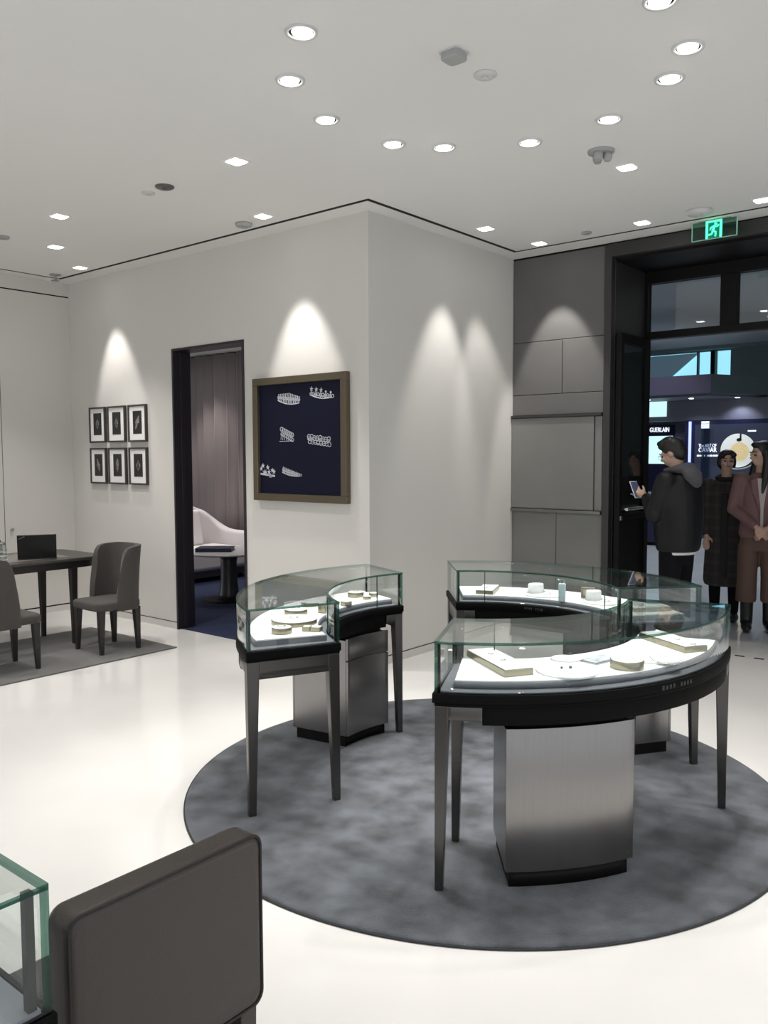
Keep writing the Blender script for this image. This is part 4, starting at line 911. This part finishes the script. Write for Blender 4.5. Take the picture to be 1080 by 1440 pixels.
# man on the left of the group: black jacket, grey hood, two phones
P1 = Fig('person', 'person in black jacket with grey hood, seen from behind, looking down at two phones', (1.50, 1.93, 0), -100, 1.66)
aL = [(0.19, 0.0, 1.385), (0.25, -0.06, 1.12), (0.095, -0.225, 1.255)]; aR = [(-0.19, 0.0, 1.385), (-0.255, -0.05, 1.12), (-0.08, -0.24, 1.225)]
P1.body(aL, aR, 6, 22, ((-0.25, -1, 0.35), (-0.9, 0.1, 0.2), 0.9), ((0.25, -1, 0.2), (0.1, 0.1, 1), 0.9))
k = P1.k; JB = mat('black_jacket', (0.006, 0.006, 0.007), 0.5, spec=0.3, bump=0.3, bscale=40); TB = mat('black_trousers', (0.006, 0.006, 0.008), 0.9, spec=0.15)
b = MB(); loft(b, [tuple(c*k for c in q) for q in ((0,0.01,0.82,0.185,0.15),(0,0.01,0.86,0.20,0.165),(0,0.01,1.0,0.218,0.178),(0,0.01,1.18,0.235,0.18),(0,0.01,1.32,0.23,0.165),(0,0.02,1.40,0.18,0.12),(0,0.015,1.455,0.085,0.085))])
for a in (aL, aR): limb(b, [P1.sc(a[0]), P1.sc(a[1]), P1.sc(Vector(a[1]).lerp(Vector(a[2]), 0.9))], [0.082*k, 0.066*k, 0.048*k])
remesh('jacket', b, JB, P1.t, 0.014, 2)
b = MB(); b.lathe((0, 0.005*k, 0), [(0.170*k, 0.800*k), (0.174*k, 0.806*k), (0.175*k, 0.84*k)], 28, sy=0.8); obj('shirt_hem', b, mat('white_shirt', (0.75, 0.75, 0.76), 0.8), P1.t, world=False)
b = MB(); loft(b, [tuple(c*k for c in q) for q in ((0,0,0.72,0.14,0.11),(0,0,0.80,0.165,0.125),(0,0,0.95,0.165,0.125))])
for sx_ in (-1, 1): limb(b, [P1.sc((sx_*0.085,0,0.82)), P1.sc((sx_*0.095,-0.01,0.48)), P1.sc((sx_*0.097,0.01,0.09))], [0.098*k, 0.075*k, 0.06*k])
remesh('trousers', b, TB, P1.t, 0.014, 1)
HOODM = mat('grey_jersey', (0.075, 0.072, 0.08), 0.95, bump=0.4, bscale=200)
b = MB(); 
ring = [(0.105*k*cos(a), (0.0 + 0.09*sin(a))*k, (1.475 + 0.012*sin(a))*k) for a in [2*pi*i/28 for i in range(28)]]
b.tube(ring, [(0.024 + 0.026*max(0, sin(2*pi*i/28)))*k for i in range(28)], 10, closed=True)
b.ball((0, 0.125*k, 1.43*k), (0.115*k, 0.055*k, 0.075*k), 18, rot=Euler((0.35, 0, 0))); b.ball((0, 0.14*k, 1.40*k), (0.085*k, 0.05*k, 0.075*k), 16, rot=Euler((0.35, 0, 0)))
remesh('hood', b, HOODM, P1.t, 0.011, 3)
h = MB(); h.ball((0, 0.022, 0.130), (0.082, 0.096, 0.092), 18); h.ball((0, 0.055, 0.085), (0.072, 0.062, 0.075), 14); h.ball((0, -0.045, 0.175), (0.062, 0.05, 0.034), 14); h.ball((0.01, 0.0, 0.205), (0.055, 0.06, 0.03), 12)
for i in range(10): h.ball((0.05*sin(i*2.4), -0.02+0.055*cos(i*2.4), 0.205), (0.02, 0.024, 0.018), 8)
P1.headpart('hair', h, HAIR)
g = MB()
for sx_ in (-1, 1): g.tube([P1.HM @ Vector(p) for p in ((sx_*0.077, 0.0, 0.098), (sx_*0.066, -0.085, 0.098))], 0.0018, 6); g.tube([P1.HM @ Vector((sx_*0.034+0.026*cos(a), -0.102, 0.092+0.019*sin(a))) for a in [2*pi*i/18 for i in range(18)]], 0.0016, 6, closed=True)
obj('glasses', g, STEEL, P1.t, world=False)
for sx_ in (-1, 1):
    b = MB().ball((sx_*0.10*k, -0.064*k, 0.045*k), (0.052*k, 0.148*k, 0.050*k), 14); remesh('shoe', b, mat('black_shoe', (0.01,0.01,0.01), 0.35), P1.t, 0.010, 1)
def world_at(fig, p): return fig.t.matrix_basis @ Vector(p)
bpy.context.view_layer.update()
for (lp, ry, rx, sz, label) in (((0.033*k, -0.365*k, 1.305*k), -18, 28, (0.037, 0.075), 'white edged smartphone held upright by the person in the black jacket'), ((-0.03*k, -0.365*k, 1.245*k), 8, 72, (0.036, 0.072), 'dark smartphone held flat in the lower hand of the person in the black jacket')):
    wp_ = world_at(P1, lp); t = thing('smartphone', label, 'phone', wp_, radians(-97))
    Mx = Matrix.Rotation(radians(ry), 4, 'Z') @ Matrix.Rotation(radians(rx), 4, 'X')
    obj('phone_case', MB().box(-sz[0], sz[0], -0.004, 0.004, -sz[1], sz[1], M=Mx), mat('phone_silver', (0.7, 0.7, 0.75), 0.3) if rx < 50 else mat('phone_grey', (0.25, 0.25, 0.28), 0.3), t, world=False, bev=0.003)
    obj('phone_screen', MB().box(-sz[0]+0.004, sz[0]-0.004, 0.004, 0.0048, -sz[1]+0.008, sz[1]-0.008, M=Mx), mat('phone_screen', (0.02, 0.025, 0.05), 0.1, emis=0.08, ecol=(0.4, 0.5, 0.9)), t, world=False)

# middle person: plaid coat
P2 = Fig('person', 'person with short black hair in a dark plaid coat, facing the shop, in the middle', (1.40, 3.42, 0), 14, 1.57); k = P2.k
aL = [(0.165, 0.0, 1.385), (0.205, 0.0, 1.10), (0.17, -0.10, 0.88)]; aR = [(-0.165, 0.0, 1.385), (-0.205, 0.0, 1.10), (-0.17, -0.10, 0.88)]
P2.body(aL, aR, 14, -4, ((0, -0.2, -1), (0, -1, 0), 0.5), ((0, -0.2, -1), (0, -1, 0), 0.5), w_=0.92)
def plaid():
    m = mat('plaid_wool', (0.06, 0.05, 0.045), 0.9); nt = m.node_tree; N = nt.nodes; K = nt.links; tc = N.new('ShaderNodeTexCoord'); sp = N.new('ShaderNodeSeparateXYZ'); K.new(tc.outputs['Object'], sp.inputs[0])
    outs = []
    for ax, fr in (('X', 70), ('Z', 60)):
        mu = N.new('ShaderNodeMath'); mu.operation = 'MULTIPLY'; mu.inputs[1].default_value = fr; K.new(sp.outputs[ax], mu.inputs[0])
        si = N.new('ShaderNodeMath'); si.operation = 'SINE'; K.new(mu.outputs[0], si.inputs[0]); gt = N.new('ShaderNodeMath'); gt.operation = 'GREATER_THAN'; gt.inputs[1].default_value = 0.6; K.new(si.outputs[0], gt.inputs[0]); outs.append(gt)
    ad = N.new('ShaderNodeMath'); ad.operation = 'ADD'; K.new(outs[0].outputs[0], ad.inputs[0]); K.new(outs[1].outputs[0], ad.inputs[1])
    cr = N.new('ShaderNodeMapRange'); cr.inputs['From Max'].default_value = 2; cr.inputs['To Min'].default_value = 1; cr.inputs['To Max'].default_value = 1.9; K.new(ad.outputs[0], cr.inputs[0])
    vm = N.new('ShaderNodeVectorMath'); vm.operation = 'SCALE'; vm.inputs[0].default_value = (0.028, 0.024, 0.023); K.new(cr.outputs[0], vm.inputs['Scale']); K.new(vm.outputs[0], N['Principled BSDF'].inputs['Base Color']); return m
PLAID = plaid()
b = MB(); loft(b, [tuple(c*k for c in q) for q in ((0,0,0.36,0.19,0.15),(0,0,0.42,0.205,0.16),(0,0,0.8,0.19,0.15),(0,0,1.05,0.175,0.13),(0,0,1.25,0.185,0.135),(0,0,1.36,0.175,0.115),(0,0.01,1.41,0.12,0.09),(0,0.01,1.46,0.07,0.07))])
for a in (aL, aR): limb(b, [P2.sc(a[0]), P2.sc(a[1]), P2.sc(Vector(a[1]).lerp(Vector(a[2]), 0.88))], [0.066*k, 0.056*k, 0.046*k])
remesh('coat', b, PLAID, P2.t, 0.014, 2)
b = MB().box(-0.035, 0.035, -0.17, -0.12, 0.45, 1.30, M=Matrix.Scale(k, 4)); remesh('inner_dress', b, mat('dark_knit', (0.018, 0.017, 0.018), 0.9), P2.t, 0.012, 1)
b = MB(); 
for sx_ in (-1, 1): limb(b, [P2.sc((sx_*0.085,0,0.75)), P2.sc((sx_*0.09,-0.01,0.48)), P2.sc((sx_*0.09,0.01,0.10))], [0.09*k, 0.065*k, 0.05*k])
remesh('trousers', b, TB, P2.t, 0.014, 1)
h = MB(); h.ball((0, 0.024, 0.128), (0.083, 0.092, 0.090), 18); h.ball((0, 0.055, 0.075), (0.076, 0.055, 0.085), 14); h.ball((0, -0.035, 0.182), (0.066, 0.055, 0.03), 14)
for sx_ in (-1, 1): h.ball((sx_*0.075, 0.01, 0.09), (0.016, 0.045, 0.065), 10); h.ball((sx_*0.055, -0.055, 0.155), (0.03, 0.03, 0.03), 10)
P2.headpart('hair', h, HAIR)
b = MB(); b.tube([(0.085*k*cos(a), (0.01+0.08*sin(a))*k, (1.45+0.02*sin(a))*k) for a in [2*pi*i/24 for i in range(24)]], 0.028*k, 10, closed=True); remesh('collar', b, mat('black_fur', (0.012, 0.011, 0.012), 0.95), P2.t, 0.011, 2)
for sx_ in (-1, 1):
    b = MB().ball((sx_*0.098*k, -0.062*k, 0.045*k), (0.048*k, 0.145*k, 0.048*k), 14); remesh('shoe', b, mat('black_shoe', (0,0,0)), P2.t, 0.010, 1)

# right person: pink blazer, wide brown trousers, clasped hands
P3 = Fig('person', 'person with long black hair in dusty pink blazer and wide brown trousers, hands clasped', (1.785, 3.12, 0), 20, 1.64); k = P3.k
aL = [(0.17, 0.0, 1.385), (0.235, -0.02, 1.12), (0.055, -0.19, 0.965)]; aR = [(-0.17, 0.0, 1.385), (-0.235, -0.02, 1.12), (-0.055, -0.185, 0.975)]
P3.body(aL, aR, -62, 4, ((-0.75, -0.15, -0.6), (0, 0.6, -0.6), 1.0), ((0.75, -0.25, -0.6), (0, 0.6, -0.6), 0.9), w_=0.93)
PINK = mat('dusty_pink', (0.19, 0.105, 0.105), 0.8, bump=0.2, bscale=200); BROWN = mat('brown_wool', (0.12, 0.073, 0.056), 0.85)
b = MB(); loft(b, [tuple(c*k for c in q) for q in ((0,0,0.86,0.175,0.135),(0,0,0.90,0.185,0.14),(0,0,1.08,0.16,0.12),(0,0,1.25,0.17,0.13),(0,0.0,1.35,0.172,0.115),(0,0.01,1.415,0.10,0.085),(0,0.01,1.455,0.065,0.065))])
for a in (aL, aR): limb(b, [P3.sc(a[0]), P3.sc(a[1]), P3.sc(Vector(a[1]).lerp(Vector(a[2]), 0.92))], [0.068*k, 0.055*k, 0.042*k])
remesh('blazer', b, PINK, P3.t, 0.013, 2)
b = MB(); b.extr([P3.sc((-0.045, -0.135, 1.40)), P3.sc((0.045, -0.135, 1.40)), P3.sc((0.012, -0.150, 1.12)), P3.sc((-0.012, -0.150, 1.12))], (0, 0.04, 0)); b.extr([P3.sc((-0.012, -0.15, 1.12)), P3.sc((0.012, -0.15, 1.12)), P3.sc((0.012, -0.150, 0.95)), P3.sc((-0.012, -0.150, 0.95))], (0, 0.04, 0)); obj('blouse', b, mat('pale_blouse', (0.46, 0.40, 0.41), 0.8), P3.t, world=False)
b = MB()
for sx_ in (-1, 1): b.extr([P3.sc((sx_*0.045, -0.14, 1.41)), P3.sc((sx_*0.095, -0.13, 1.38)), P3.sc((sx_*0.085, -0.14, 1.28)), P3.sc((sx_*0.014, -0.158, 1.10))], (0, 0.02, 0))
obj('lapel', b, PINK, P3.t, world=False, bev=0.003)
b = MB(); loft(b, [tuple(c*k for c in q) for q in ((0,0,0.74,0.165,0.12),(0,0,0.85,0.17,0.125),(0,0,0.98,0.145,0.11))])
for sx_ in (-1, 1): loft(b, [tuple(c*k for c in q) for q in ((sx_*0.105,0,0.27,0.090,0.10),(sx_*0.10,0,0.5,0.086,0.098),(sx_*0.09,0,0.80,0.092,0.105))])
remesh('wide_trousers', b, BROWN, P3.t, 0.013, 1)
BOOT = mat('black_boot', (0.01, 0.01, 0.011), 0.3)
for sx_ in (-1, 1):
    b = MB(); limb(b, [P3.sc((sx_*0.095, 0.015, 0.30)), P3.sc((sx_*0.095, 0.018, 0.07))], [0.060*k, 0.054*k]); b.ball((sx_*0.10*k, -0.066*k, 0.046*k), (0.048*k, 0.145*k, 0.050*k), 14); b.ball((sx_*0.095*k, 0.03*k, 0.035*k), (0.036*k, 0.04*k, 0.035*k), 10); remesh('boot', b, BOOT, P3.t, 0.010, 1)
h = MB(); h.ball((0, 0.024, 0.128), (0.084, 0.094, 0.092), 18); h.ball((0, 0.05, 0.06), (0.085, 0.06, 0.10), 14); h.ball((0, -0.03, 0.185), (0.062, 0.06, 0.03), 14)
for sx_ in (-1, 1): limb(h, [(sx_*0.072, 0.0, 0.12), (sx_*0.085, 0.0, 0.02), (sx_*0.10, -0.03, -0.10), (sx_*0.095, -0.07, -0.25)], [0.026, 0.038, 0.040, 0.022], 10)
limb(h, [(0, 0.075, 0.08), (0, 0.085, -0.08), (0, 0.085, -0.25)], [0.07, 0.075, 0.045], 12)
P3.headpart('long_hair', h, HAIR, 0.009)
